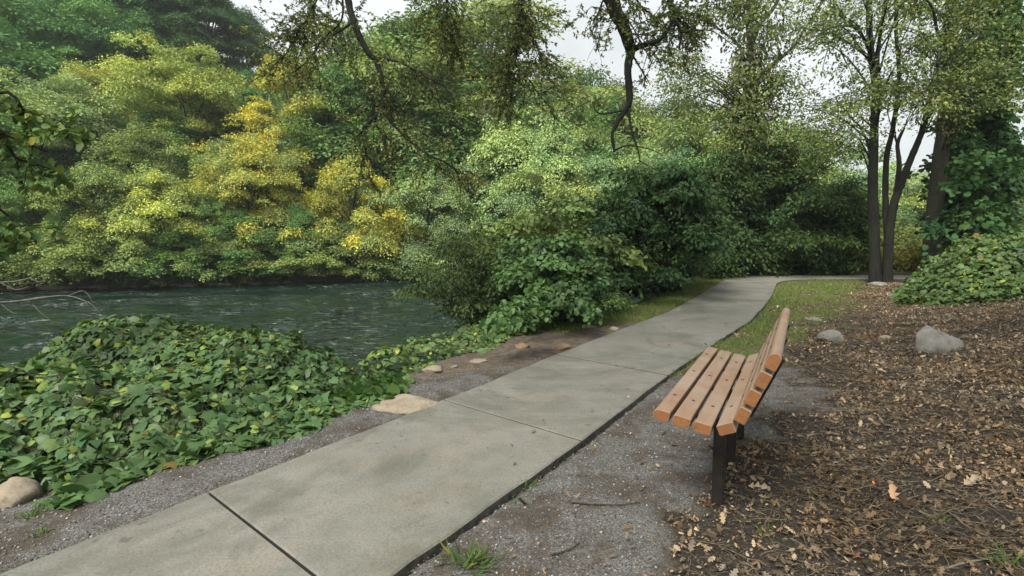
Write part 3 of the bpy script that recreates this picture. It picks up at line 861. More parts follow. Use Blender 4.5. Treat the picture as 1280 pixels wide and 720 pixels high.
# ------------------------------------------------------------------ branching by hand-drawn limbs
def sprays(rng, lines, n, length, T, tw=.006, droop=.5, leaf_step=.06, bare=.15, sub=3, region=None):
    """twigs along limb lines; returns leaf roots and directions"""
    pos = []; dr = []
    tot = np.array([np.linalg.norm(np.diff(l, axis=0), axis=1).sum() for l, _ in lines])
    cnt = np.maximum(1, (n * tot / tot.sum())).astype(int)
    for (l, r), k in zip(lines, cnt):
        for q in range(k):
            f = .12 + .88 * rng.rand(); i = min(len(l) - 2, int(f * (len(l) - 1)))
            s = l[i] + (l[i + 1] - l[i]) * rng.rand()
            t = unit(l[i + 1] - l[i])
            d = unit(t * .5 + rng.randn(3) * .75 + np.array([0, 0, -droop * .4]))
            L = length * (.4 + .9 * rng.rand()); m = 6
            pts = [s]
            for j in range(m):
                d = unit(d + rng.randn(3) * .22 + np.array([0, 0, -droop * .18])); pts.append(pts[-1] + d * L / m)
            pts = np.array(pts)
            T.add(pts, np.linspace(tw * 1.5, tw * .5, m + 1), 3)
            subs = [pts]
            for _ in range(sub):
                i2 = rng.randint(1, m); d2 = unit(pts[i2 + 1 if i2 < m else m] - pts[i2] + rng.randn(3) * .6 * L / m)
                q2 = [pts[i2]]; L2 = L * .45
                for j in range(4):
                    d2 = unit(d2 + rng.randn(3) * .25 + np.array([0, 0, -droop * .15])); q2.append(q2[-1] + d2 * L2 / 4)
                q2 = np.array(q2); T.add(q2, np.linspace(tw * .9, tw * .35, 5), 3); subs.append(q2)
            if rng.rand() < bare: continue
            for sp in subs:
                seg = np.linalg.norm(np.diff(sp, axis=0), axis=1).sum(); nl = max(2, int(seg / leaf_step))
                ff = rng.rand(nl) ** .7 * (len(sp) - 1.001); ii = ff.astype(int)
                p = sp[ii] + (sp[ii + 1] - sp[ii]) * (ff - ii)[:, None]
                td = unit(sp[ii + 1] - sp[ii])
                pos.append(p); dr.append(unit(td + rng.randn(nl, 3) * .7 + np.array([0, 0, -.25])))
    return np.concatenate(pos), np.concatenate(dr)

def leafcol(rng, n, v=.2, h=.15, warm=.0):
    c = 1 + v * rng.randn(n); k = h * rng.randn(n)
    col = np.stack([c * (1 + k), c * (1 + .3 * k), c * (1 - .5 * k)], 1)
    w = rng.rand(n) < warm
    col[w] *= np.array([1.9, 1.35, .65])
    return col.clip(.2, 3)

def px_line(pts, n=6):
    return curve([at(*p) for p in pts], n)

# the tree that stands behind the camera and hangs its boughs into the view
def overhanging():
    rng = np.random.RandomState(31)
    base = np.array([3.4, -2.6, 0]); base[2] = tz(base[0], base[1])
    r = empty('overhanging_tree', base)
    T = Tubes()
    tp = curve([base + (0, 0, -.4), base + (.05, .1, 2.5), base + (-.2, .5, 5.5), base + (-.5, 1.1, 8.5), base + (-.6, 1.4, 11)], 6) - base
    T.add(tp, np.interp(tp[:, 2], [-.4, .3, 2, 11], [.42, .34, .27, .08]), 12, .12, rng)
    T.build('trunk', M_BARK_DARK, r)
    L = Tubes(); lines = []
    def limb(pts, r0, r1, sides=8, n=6, leafy=True, bump_=.15):
        l = curve([np.array(p) if len(p) == 4 else at(*p) for p in [tuple(q) for q in pts]], n) if False else curve(pts, n)
        L.add(l - base, np.linspace(r0, r1, len(l)), sides, bump_, rng)
        if leafy: lines.append((l, r1))
        return l
    A = lambda *p: at(*p)
    s1 = base + tp[14]; s2 = base + tp[18]
    # thick bough right of centre
    b1 = limb([s1, s1 + (-.4, 3.5, 1.6), A(735, -150, 7.6), A(765, 0, 8), A(778, 30, 8), A(789, 62, 8)], .14, .075, 9, 6, False)
    limb([A(789, 62, 8), A(785, 85, 8), A(787, 125, 8.02), A(780, 140, 8.02), A(766, 165, 8.05), A(768, 190, 8.05)], .060, .018, 8, 6, False, .25)
    limb([A(789, 62, 8), A(806, 56, 7.95), A(824, 50, 7.9), A(836, 35, 7.9), A(843, 25, 7.9), A(851, 40, 7.9), A(849, 60, 7.9)], .042, .012, 6, 5, False, .25)
    limb([A(812, 54, 7.94), A(822, 60, 7.9), A(812, 72, 7.9)], .022, .008, 5, 4, False)
    limb([A(851, 41, 7.9), A(870, 38, 7.9), A(893, 40, 7.9), A(920, 60, 8.0)], .012, .005, 4, 4, False)
    limb([A(784, 132, 8.02), A(790, 165, 8.0), A(798, 190, 8.0), A(800, 205, 8)], .022, .006, 5, 4, False)
    limb([A(790, 68, 8), A(802, 88, 7.95), A(813, 106, 7.9)], .016, .006, 5, 4, False)
    limb([A(768, 188, 8.05), A(785, 182, 8), A(810, 186, 8), A(828, 193, 8)], .014, .005, 4, 4, False)
    limb([A(798, 200, 8), A(812, 208, 8), A(826, 215, 8)], .008, .004, 4, 4, False)
    limb([A(780, 138, 8.02), A(750, 142, 8), A(742, 130, 8), (A(752, 122, 8))], .013, .004, 4, 4, False)
    limb([A(748, 143, 8), A(730, 155, 8), A(712, 163, 8)], .007, .003, 4, 4, False)
    limb([A(765, 2, 8), A(785, 25, 7.8), A(800, 50, 7.8), A(815, 80, 7.8)], .012, .004, 4, 4)
    limb([A(762, -20, 8), A(748, 15, 8.1), A(738, 35, 8.2)], .014, .004, 4, 4)
    limb([A(776, -20, 7.9), A(800, 5, 7.9), A(812, 35, 7.9)], .014, .004, 4, 4)
    # left bough
    b2 = limb([s2, s2 + (-2.2, 4.2, 1.2), A(415, -170, 8.6), A(432, -20, 9), A(443, 30, 9), A(458, 62, 9), A(470, 75, 9)], .075, .04, 8, 6, False)
    limb([A(470, 75, 9), A(478, 105, 9), A(478, 135, 9), A(460, 155, 9), A(448, 168, 9)], .048, .022, 6, 5)
    limb([A(476, 105, 9), A(492, 122, 9), A(508, 145, 8.9)], .034, .014, 5, 4)
    limb([A(470, 72, 9), A(500, 78, 8.9), A(530, 95, 8.8), A(556, 108, 8.8)], .020, .008, 5, 4)
    limb([A(440, 28, 9), A(424, 40, 9.1), A(408, 46, 9.2)], .022, .008, 5, 4)
    limb([A(428, -10, 9), A(427, 25, 9.1), A(405, 48, 9.1), A(385, 75, 9.2), A(355, 102, 9.3)], .018, .006, 5, 4)
    limb([A(478, 138, 9), A(500, 165, 8.9), A(530, 190, 8.9), A(560, 205, 8.8), A(575, 218, 8.8)], .022, .008, 5, 5)
    limb([A(470, 158, 9), A(490, 180, 9), A(494, 205, 9)], .008, .003, 4, 4)
    limb([A(452, 165, 9), A(458, 195, 9), A(462, 222, 9)], .008, .003, 4, 4)
    # bough between them
    b3 = limb([s2, s2 + (-1.2, 3.6, 1.4), A(610, -190, 8.8), A(648, -20, 9.2), A(652, 20, 9.2), A(650, 55, 9.2), A(636, 85, 9.2), A(630, 110, 9.2)], .07, .010, 6, 6)
    limb([A(652, 10, 9.2), A(662, 40, 9.1), A(672, 70, 9.1), A(684, 88, 9.1)], .012, .004, 4, 4)
    limb([A(640, 78, 9.2), A(660, 98, 9.2), A(675, 122, 9.2)], .010, .004, 4, 4)
    b4 = limb([s2, s2 + (-2.0, 3.4, 1.6), A(520, -180, 9.2), A(555, -20, 9.6), A(560, 30, 9.6), A(566, 55, 9.6)], .06, .010, 6, 5)
    b5 = limb([s2, s2 + (-3.2, 3.8, .9), A(340, -180, 9.4), A(395, -30, 9.8), A(385, 20, 9.8), A(372, 42, 9.8), A(350, 80, 9.8)], .06, .008, 6, 5)
    b6 = limb([s1, s1 + (.6, 3.6, 1.6), A(850, -170, 8.4), A(835, -10, 8.6), A(845, 15, 8.6), A(870, 20, 8.6)], .05, .006, 6, 5)
    leafy2 = []
    # leave the leaves to the ends inside and just above the view
    for l, rr in lines:
        keep = (l[:, 1] > 6.5)
        if keep.sum() > 2: leafy2.append((l[keep], rr))
    L2 = Tubes(); pos, dr = sprays(rng, leafy2, 520, .66, L2, .0048, .55, .018, .10, 3)
    L.V += [v - base for v in L2.V]; L.F += [f + L.n for f in L2.F]; L.n += L2.n
    L.build('limbs', M_BARK_DARK, r)
    n = len(pos)
    lm = leaf_mesh('foliage', pos - base, unit(rng.randn(n, 3) * .7 + np.array([0, -.15, .5])), dr, (.052 * (.6 + .8 * rng.rand(n))), T_LEAF, leafcol(rng, n, .22, .2, .03), M_LEAF, r)
    lm.color = (.13, .155, .055, 1)
    # the crown overhead, out of the picture, added to shade the path and the bench
    cen = np.stack([1.0 + rng.randn(90) * 4.2, -.5 + rng.randn(90) * 3.2, 9.5 + rng.rand(90) * 4], 1)
    cen = cen[cen[:, 2] > 3.4 + .55 * np.maximum(cen[:, 1], 0) + 1.6]
    K = Tubes()
    for c in cen[:45]:
        s_ = base + tp[16 + rng.randint(8)]; K.add(curve([s_, s_ * .5 + c * .5 + np.array([0, 0, .4]), c], 5) - base, np.linspace(.07, .015, 10), 4)
    K.build('added_shade_limbs', M_BARK_DARK, r)
    P = clump_leaves(rng, cen - base, 1.15 * (.6 + .8 * rng.rand(len(cen))), 190, .16, .5)
    lm = leaf_mesh('crown', *P[:4], T_LEAF, P[4], M_LEAF, r)
    lm.color = (.10, .13, .045, 1)
    tag(r, 'overhanging tree whose bare boughs and small olive leaves hang down from above', 'tree')
overhanging()

# tree off the left edge: broad leaves and bare twigs reaching into the view
def left_tree():
    rng = np.random.RandomState(41)
    base = np.array([-6.9, 4.6, 0]); base[2] = tz(base[0], base[1])
    r = empty('riverside_tree', base)
    T = Tubes()
    tp = curve([(0, 0, -.4), (.05, .1, 1.5), (.2, .3, 3.2), (.3, .5, 5.0)], 5)
    T.add(tp, np.interp(tp[:, 2], [-.4, .3, 5], [.2, .15, .05]), 9, .15, rng)
    lines = []; parts = []
    A = at
    def limb(pts, r0, r1):
        l = curve(pts, 6); L = Tubes(); L.add(l - base, np.linspace(r0, r1, len(l)), 5)
        L2 = Tubes(); q = sprays(rng, [(l, r1)], 17, .34, L2, .004, .3, .028, .05, 2); parts.append(q)
        L.V += [v - base for v in L2.V]; L.F += [f + L.n for f in L2.F]; L.n += L2.n
        L.build('limb', M_BARK_DARK, r)
    for h, ends in ((9, [(-30, 130, 5.6), (40, 150, 5.8), (88, 165, 5.9)]), (8, [(-40, 190, 5.5), (25, 200, 5.7), (75, 215, 5.8)]),
                    (7, [(-40, 240, 5.4), (0, 262, 5.6), (30, 285, 5.6)]), (9, [(-60, 150, 5.5), (-5, 165, 5.6), (60, 190, 5.8)]), (6, [(-50, 300, 5.2), (-10, 310, 5.3)])):
        limb([base + tp[h]] + [A(*e) for e in ends], .03, .005)
    T.build('trunk', M_BARK_DARK, r)
    pos = np.concatenate([q[0] for q in parts]); dr = np.concatenate([q[1] for q in parts])
    n = len(pos)
    lm = leaf_mesh('foliage', pos - base, unit(rng.randn(n, 3) * .6 + np.array([0, -.2, .6])), dr, .085 * (.6 + .8 * rng.rand(n)), T_BROAD, leafcol(rng, n, .22, .15, .02), M_LEAF, r)
    lm.color = (.11, .17, .05, 1)
    D = Tubes()
    def bare(pts, r0, r1):
        l = curve(pts, 6); D.add(l - base, np.linspace(r0, r1, len(l)), 5, .2, rng)
    bare([base + tp[4], A(-80, 372, 6.3), A(0, 378, 6.6), A(55, 372, 6.7), A(85, 370, 6.8), A(112, 379, 6.8), A(125, 392, 6.8)], .02, .004)
    bare([A(85, 370, 6.8), A(105, 364, 6.8), A(118, 381, 6.8)], .006, .003)
    bare([A(35, 374, 6.7), A(48, 388, 6.7), A(62, 400, 6.7)], .007, .003)
    bare([base + tp[4], A(-60, 350, 6.3), A(0, 353, 6.5), A(28, 350, 6.6), A(45, 343, 6.6), A(60, 325, 6.6)], .015, .003)
    bare([A(38, 348, 6.6), A(52, 352, 6.6), A(66, 334, 6.6), A(82, 322, 6.6)], .006, .003)
    bare([A(0, 353, 6.5), A(20, 362, 6.5), A(36, 358, 6.5)], .006, .003)
    bare([A(0, 379, 6.6), A(14, 390, 6.6), A(22, 392, 6.6)], .006, .003)
    D.build('bare_branch', M_DEAD, r)
    tag(r, 'riverside tree at the left edge with broad leaves above and bare grey twigs below', 'tree')
left_tree()

def px_clumps(rng, boxes):
    c = []
    for (px, py, dep, rx, ry, n) in boxes:
        for _ in range(n):
            a = rng.rand() * 6.283; q = math.sqrt(rng.rand())
            c.append(at(px + rx * q * math.cos(a), py + ry * q * math.sin(a), dep + rng.randn() * 1.1))
    return np.array(c)

def big_tree(name, label, base, stems, boxes, col, leaf, per, rc, flat, seed, bark, limbn=40, tpl=T_LEAF, warm=.06, ivy=None, dead=()):
    """stems: pixel lines [(x, y, depth), ...], radius at foot and tip; boxes: where the foliage hangs"""
    rng = np.random.RandomState(seed)
    r = empty(name, base)
    base = np.array(base)
    L = Tubes(); tops = []
    for k, (pts, r0, r1) in enumerate(stems):
        l = curve([np.array(p, float) if isinstance(p, np.ndarray) else at(*p) for p in pts], 7)
        T = Tubes(); T.add(l - base, np.linspace(r0, r1, len(l)) * np.where(np.arange(len(l)) == 0, 1.35, 1), 10, .14, rng)
        T.build('trunk', bark, r)
        tops.append((l, np.linspace(r0, r1, len(l))))
    for pts, r0, r1 in dead:
        l = curve([at(*p) for p in pts], 6); L.add(l - base, np.linspace(r0, r1, len(l)), 5)
    cen = px_clumps(rng, boxes)
    allp = np.concatenate([t[0] for t in tops]); allr = np.concatenate([t[1] for t in tops])
    for i in rng.permutation(len(cen))[:limbn]:
        c = cen[i]; d = np.linalg.norm(allp - c - np.array([0, 0, -1.2]), axis=1) + np.where(allp[:, 2] > c[2], 3, 0)
        k = int(np.argmin(d)); s = allp[k]
        m = s * .5 + c * .5 + np.array([0, 0, .25]) + rng.randn(3) * .15
        l = curve([s, m, c], 5); L.add(l - base, np.linspace(min(allr[k] * .35, .035), .008, len(l)), 5)
    L.build('limbs', bark, r)
    rr = rc * (.5 + rng.rand(len(cen)))
    P = clump_leaves(rng, cen - base, rr, per, leaf, flat, droop=.6, jit=.6)
    colr = P[4] * leafcol(rng, len(P[4]), .1, .1, warm)
    c = leaf_mesh('crown', *P[:4], tpl, colr, M_LEAF, r); c.color = (*[v * 1.15 for v in col], 1)
    if ivy:
        icol, ileaf, lines, ir, n = ivy
        p = []; nn = []
        for l in lines:
            l = curve([at(*q) for q in l], 8)
            f = rng.rand(n) * (len(l) - 1.001); i = f.astype(int)
            cpt = l[i] + (l[i + 1] - l[i]) * (f - i)[:, None]
            a = rng.rand(n) * 6.283; d = np.stack([np.cos(a), np.sin(a), np.zeros(n)], 1)
            bulge = ir * (.12 + 1.9 * np.clip(fbm(cpt[:, 2] * .9 + seed, a * 1.0, 3) - .22, 0, 1))
            p.append(cpt + d * (bulge * (.6 + .6 * rng.rand(n)))[:, None]); nn.append(d)
        p = np.concatenate(p); nn = np.concatenate(nn); m = len(p)
        iv = leaf_mesh('ivy', p - base, unit(nn + np.array([0, 0, .6]) + rng.randn(m, 3) * .45), unit(nn * .3 + np.array([0, 0, -1]) + rng.randn(m, 3) * .4),
                       ileaf * (.6 + .8 * rng.rand(m)), T_BROAD, leafcol(rng, m, .22, .14), M_VINE, r)
        iv.color = (*icol, 1)
    tag(r, label, 'tree')
    return r

# forked tree by the bend
b = at(1100, 349, 17.3); z0 = tz(b[0], b[1])
foot = np.array([b[0], b[1], z0 - .3])
D1 = 17.3
big_tree('forked_tree', 'tree forking from one foot into several dark trunks right beside the bend of the path', (b[0], b[1], z0),
   [([foot + (-.12, 0, 0), (1093, 300, D1), (1091, 240, D1), (1092, 180, D1), (1094, 110, D1), (1087, 40, D1), (1086, -120, D1)], .175, .07),
    ([foot + (.24, 0, 0), (1111, 300, D1), (1116, 262, D1), (1124, 235, D1), (1140, 195, D1), (1152, 165, D1), (1163, 120, D1), (1176, 60, D1 + .5), (1196, -40, D1 + 1)], .145, .045),
    ([(1110, 305, D1), (1107, 260, D1 + .2), (1108, 200, D1 + .3), (1116, 160, D1 + .3), (1124, 100, D1 + .4), (1120, 30, D1 + .4), (1125, -60, D1 + .4)], .10, .04),
    ([(1121, 238, D1), (1124, 205, D1 - .3), (1122, 180, D1 - .3), (1130, 160, D1 - .3)], .08, .04),
    ([(1092, 150, D1), (1099, 120, D1 + .2), (1097, 70, D1 + .3), (1110, -20, D1 + .4)], .1, .04)],
   [(1110, 120, 17, 80, 45, 48), (1150, 105, 17, 60, 30, 24), (1040, 150, 17.5, 40, 28, 10), (1080, 20, 17, 100, 40, 34), (1180, 30, 17, 90, 45, 26), (1235, 110, 16, 45, 30, 12),
    (1050, 50, 17, 45, 40, 6), (1010, 20, 17, 50, 30, 8), (1250, 30, 16, 50, 60, 12), (1130, -60, 17, 160, 50, 40), (1060, 175, 17.5, 35, 16, 8), (1165, 40, 15.5, 90, 60, 8)],
   (.12, .155, .055), .10, 95, .55, .55, 51, M_BARK_DARK, 60, T_LEAF, .03,
   dead=[([(1088, 62, D1), (1078, 45, D1), (1064, 30, D1), (1048, 10, D1), (1035, -15, D1)], .05, .02),
         ([(1064, 32, D1), (1040, 34, D1), (1020, 48, D1), (1000, 68, D1)], .03, .008),
         ([(1056, 22, D1), (1043, 45, D1), (1032, 70, D1), (1026, 100, D1)], .025, .006),
         ([(1050, 60, D1), (1056, 75, D1), (1062, 85, D1), (1066, 100, D1)], .025, .006),
         ([(1090, 58, D1), (1072, 55, D1), (1056, 52, D1)], .015, .005)])
# straight tree right of it
b = at(1163, 325, 18.5); z0 = tz(b[0], b[1]); D2 = 18.5
foot = np.array([b[0], b[1], z0 - .3])
big_tree('straight_tree', 'straight thick trunked tree between the forked tree and the ivy hung tree', (b[0], b[1], z0),
   [([foot, (1166, 290, D2), (1172, 230, D2), (1180, 160, D2), (1186, 80, D2), (1190, 10, D2), (1196, -120, D2)], .27, .15),
    ([(1183, 120, D2), (1196, 70, D2), (1210, 20, D2), (1230, -60, D2)], .1, .04)],
   [(1215, 90, 18, 70, 30, 9), (1240, 40, 18, 50, 45, 14), (1150, 30, 18, 60, 40, 12), (1200, -50, 18, 120, 50, 36), (1238, 125, 17, 50, 22, 12)],
   (.12, .155, .055), .10, 100, .55, .55, 52, M_BARK, 30, T_LEAF, .04,
   dead=[([(1184, 60, 17), (1172, 40, 16.5), (1166, 12, 16), (1152, -10, 15.5)], .05, .03), ([(1172, 42, 16.5), (1174, 70, 16.2), (1168, 85, 16.2), (1170, 120, 16.2)], .03, .01)])
# ivy hung tree
b = at(1205, 320, 20.5); z0 = tz(b[0], b[1]); D3 = 20.5
foot = np.array([b[0], b[1], z0 - .3])
big_tree('ivy_hung_tree', 'tree smothered by broad dark ivy leaves, right of the straight thick trunk', (b[0], b[1], z0),
   [([foot, (1206, 270, D3), (1210, 200, D3), (1212, 140, D3), (1235, 60, D3), (1240, -30, D3)], .22, .08),
    ([(1200, 250, D3), (1222, 215, D3), (1240, 170, D3), (1250, 140, D3)], .1, .04)],
   [(1220, 205, 20.4, 34, 70, 90), (1215, 280, 20.2, 36, 35, 50), (1232, 190, 20, 26, 45, 40), (1243, 30, 20.5, 22, 50, 34), (1222, 110, 20.5, 40, 40, 36)],
   (.045, .10, .034), .14, 150, .55, .6, 53, M_BARK_DARK, 30, T_VINE, .0)
# tall trunk in its coat of ivy, beyond the dark shrubs
b = at(938, 340, 22); z0 = tz(b[0], b[1]); D4 = 22
foot = np.array([b[0], b[1], z0 - .3])
big_tree('ivy_clad_tree', 'tall slim tree clad in yellow-green ivy up to the sky behind the dark shrubs', (b[0], b[1], z0),
   [([foot, (937, 250, D4), (936, 150, D4), (938, 60, D4), (935, -90, D4)], .26, .1),
    ([(938, 60, D4), (950, 30, D4), (970, 5, D4), (985, -40, D4)], .1, .04),
    ([(936, 110, D4), (925, 60, D4 + .5), (890, 30, D4 + .5), (870, 15, D4 + .5)], .07, .02),
    ([(939, 100, D4), (960, 85, D4), (990, 60, D4), (1010, 30, D4), (1030, 0, D4)], .08, .03)],
   [(950, 120, 22, 36, 50, 40), (940, 190, 21.5, 35, 40, 30), (900, 150, 22, 45, 40, 30), (985, 90, 22, 30, 50, 10), (930, 20, 22, 60, 40, 26), (1000, 20, 22, 50, 30, 10), (870, 110, 22, 45, 40, 22), (1000, 160, 22, 35, 25, 10), (985, -30, 22, 90, 30, 20), (860, 90, 21, 35, 30, 16)],
   (.115, .15, .05), .12, 80, .6, .5, 54, M_BARK, 46, T_LEAF, .05,
   ivy=((.13, .155, .045), .13, [[(937, 290, D4), (936, 150, D4), (938, 60, D4), (936, -30, D4)]], 1.1, 4600))

# ------------------------------------------------------------------ near shrubs
def shrub(name, label, centres, per, leaf, rc, flat, col, seed, tpl=T_BROAD, mat=None, base=None, droop=.5, stems=24, up=.55, trunk=None, cat='shrub', dens_up=.0):
    rng = np.random.RandomState(seed)
    cen = px_clumps(rng, centres) if not isinstance(centres, np.ndarray) else centres
    lo = terrain(cen[:, 0], cen[:, 1]); cen[:, 2] = np.maximum(cen[:, 2], np.maximum(lo, WATER) + .08)
    base = np.array([*base, tz(*base)])
    r = empty(name, base)
    T = Tubes()
    for i in rng.permutation(len(cen))[:stems]:
        s = base + np.array([rng.randn() * .15, rng.randn() * .15, -.1])
        m = s * .5 + cen[i] * .5 + np.array([0, 0, .25 * np.linalg.norm(cen[i] - s)])
        T.add(curve([s, m, cen[i]], 5) - base, np.linspace(.035, .006, 10), 4)
    if trunk:
        for pts, r0, r1 in trunk:
            l = curve([at(*p) for p in pts], 6); T.add(l - base, np.linspace(r0, r1, len(l)), 8, .15, rng)
    T.build('stems', M_BARK_DARK, r)
    rr = rc * (.55 + .9 * rng.rand(len(cen)))
    P = clump_leaves(rng, cen - base, rr, per, leaf, flat, up, droop)
    c = leaf_mesh('foliage', *P[:4], tpl, P[4], mat or M_LEAF, r); c.color = (*[v * 1.55 for v in col], 1)
    tag(r, label, cat)
    return r

def mound_leaves(rng, n, cpx, rad3, leaf, name, parent, col, base, seed):
    pass

# dark evergreen with a visible trunk on the left verge
shrub('evergreen_tree', 'feathery dark evergreen with a short red-brown trunk on the left verge of the path',
      [(815, 285, 14.5, 75, 60, 80), (835, 250, 14.5, 50, 42, 56), (800, 225, 14.5, 20, 16, 8), (850, 222, 14.5, 18, 14, 8), (770, 315, 14.3, 45, 45, 40), (868, 285, 15.2, 20, 40, 22), (786, 340, 14.3, 42, 20, 24), (858, 325, 16.2, 14, 14, 6)],
      260, .11, .42, .42, (.024, .046, .017), 61, T_LEAF, base=(3.95, 14.6), droop=.8, stems=40,
      trunk=[([(834, 368, 14.6), (831, 340, 14.6), (835, 312, 14.6), (828, 260, 14.6)], .085, .04), ([(835, 335, 14.6), (845, 325, 14.5), (858, 318, 14.4)], .03, .01), ([(832, 345, 14.6), (818, 330, 14.5), (806, 326, 14.4)], .03, .01)], cat='tree')
# dark shrubs closing the view at the bend
shrub('dark_shrub', 'dark tall shrub behind the bend, left of the three, against the evergreen', [(915, 265, 21, 40, 70, 80), (905, 315, 20.5, 45, 28, 40)], 260, .14, .62, .45, (.026, .047, .016), 62, T_LEAF, base=(7.6, 21), droop=.7)
shrub('dark_shrub', 'dark broad shrub in the middle behind the bend, its foot in deep shade', [(972, 265, 22, 48, 62, 90), (965, 315, 21.2, 55, 26, 50), (960, 215, 22, 35, 30, 26)], 260, .14, .62, .45, (.029, .052, .017), 63, T_LEAF, base=(9.9, 22.2), droop=.7)
shrub('dark_shrub', 'dark rounded shrub right of the three behind the bend, nearest the forked tree', [(1038, 275, 21.5, 42, 50, 76), (1030, 318, 21.2, 40, 24, 40), (1060, 265, 21.6, 22, 26, 20)], 250, .13, .58, .45, (.036, .062, .02), 64, T_LEAF, base=(12.0, 21.8), droop=.7)
# feathery shrub over the water
shrub('feathery_shrub', 'feathery dull green shrub leaning out over the river, left of the vine covered one',
      [(590, 335, 13, 42, 30, 44), (592, 366, 12.8, 30, 20, 24), (612, 362, 12.5, 32, 38, 40), (548, 342, 13.2, 40, 12, 16), (530, 362, 13, 24, 8, 7), (590, 310, 13.2, 40, 20, 24), (585, 398, 12.5, 26, 8, 6)],
      140, .075, .34, .28, (.048, .072, .026), 65, T_LEAF, base=(-.2, 11.6), droop=.9, stems=40,
      trunk=[([(650, 405, 11.6), (610, 390, 12), (570, 380, 12.6), (535, 360, 13)], .04, .012)])
# pale shrubs behind the vine covered one
shrub('pale_shrub', 'pale green leafy shrub rising behind the vine covered shrub', [(690, 290, 14.5, 55, 22, 50), (650, 300, 14.2, 35, 20, 30), (730, 275, 15, 35, 25, 30), (745, 330, 14.2, 30, 30, 24)], 170, .12, .42, .5, (.085, .12, .04), 66, T_BROAD, base=(1.0, 14.0))
# vine covered shrub
shrub('vine_covered_shrub', 'rounded shrub smothered in dark glossy vine leaves on the verge by the water',
      [(685, 345, 10.9, 52, 38, 120), (660, 330, 10.9, 30, 25, 30), (715, 350, 10.8, 28, 28, 40), (700, 385, 10.5, 45, 14, 40), (680, 312, 11.2, 35, 12, 24), (660, 395, 10.4, 30, 10, 16)],
      330, .064, .22, .62, (.052, .098, .030), 67, T_VINE, M_VINE, base=(.7, 10.9), droop=.5, up=.5)
shrub('fine_shrub', 'small fine leaved shrub at the right foot of the vine covered shrub', [(740, 372, 10.9, 26, 18, 26), (765, 378, 11.2, 20, 10, 14)], 150, .05, .2, .6, (.055, .09, .032), 68, T_LEAF, base=(1.55, 11.3), stems=20)
# shrubs beyond the bend on the right
shrub('meadow_shrub', 'pale low shrub in the meadow seen through the forked trunks', [(1075, 300, 27, 40, 18, 30), (1130, 296, 28, 45, 22, 34)], 150, .16, .7, .5, (.13, .155, .05), 69, T_LEAF, base=(17, 28), stems=16)
shrub('meadow_shrub', 'yellowish low shrub in the meadow at the right end of the path', [(1080, 325, 24, 30, 10, 16), (1135, 322, 23, 40, 12, 26), (1180, 318, 23, 30, 14, 20)], 150, .13, .5, .5, (.17, .17, .045), 70, T_LEAF, base=(15.5, 23.2), stems=16)
shrub('meadow_shrub', 'grey green shrub at the right edge below the distant pale tree', [(1265, 250, 26, 30, 45, 50), (1240, 285, 25, 30, 25, 30)], 170, .15, .7, .5, (.085, .115, .045), 71, T_LEAF, base=(22, 26), stems=16)

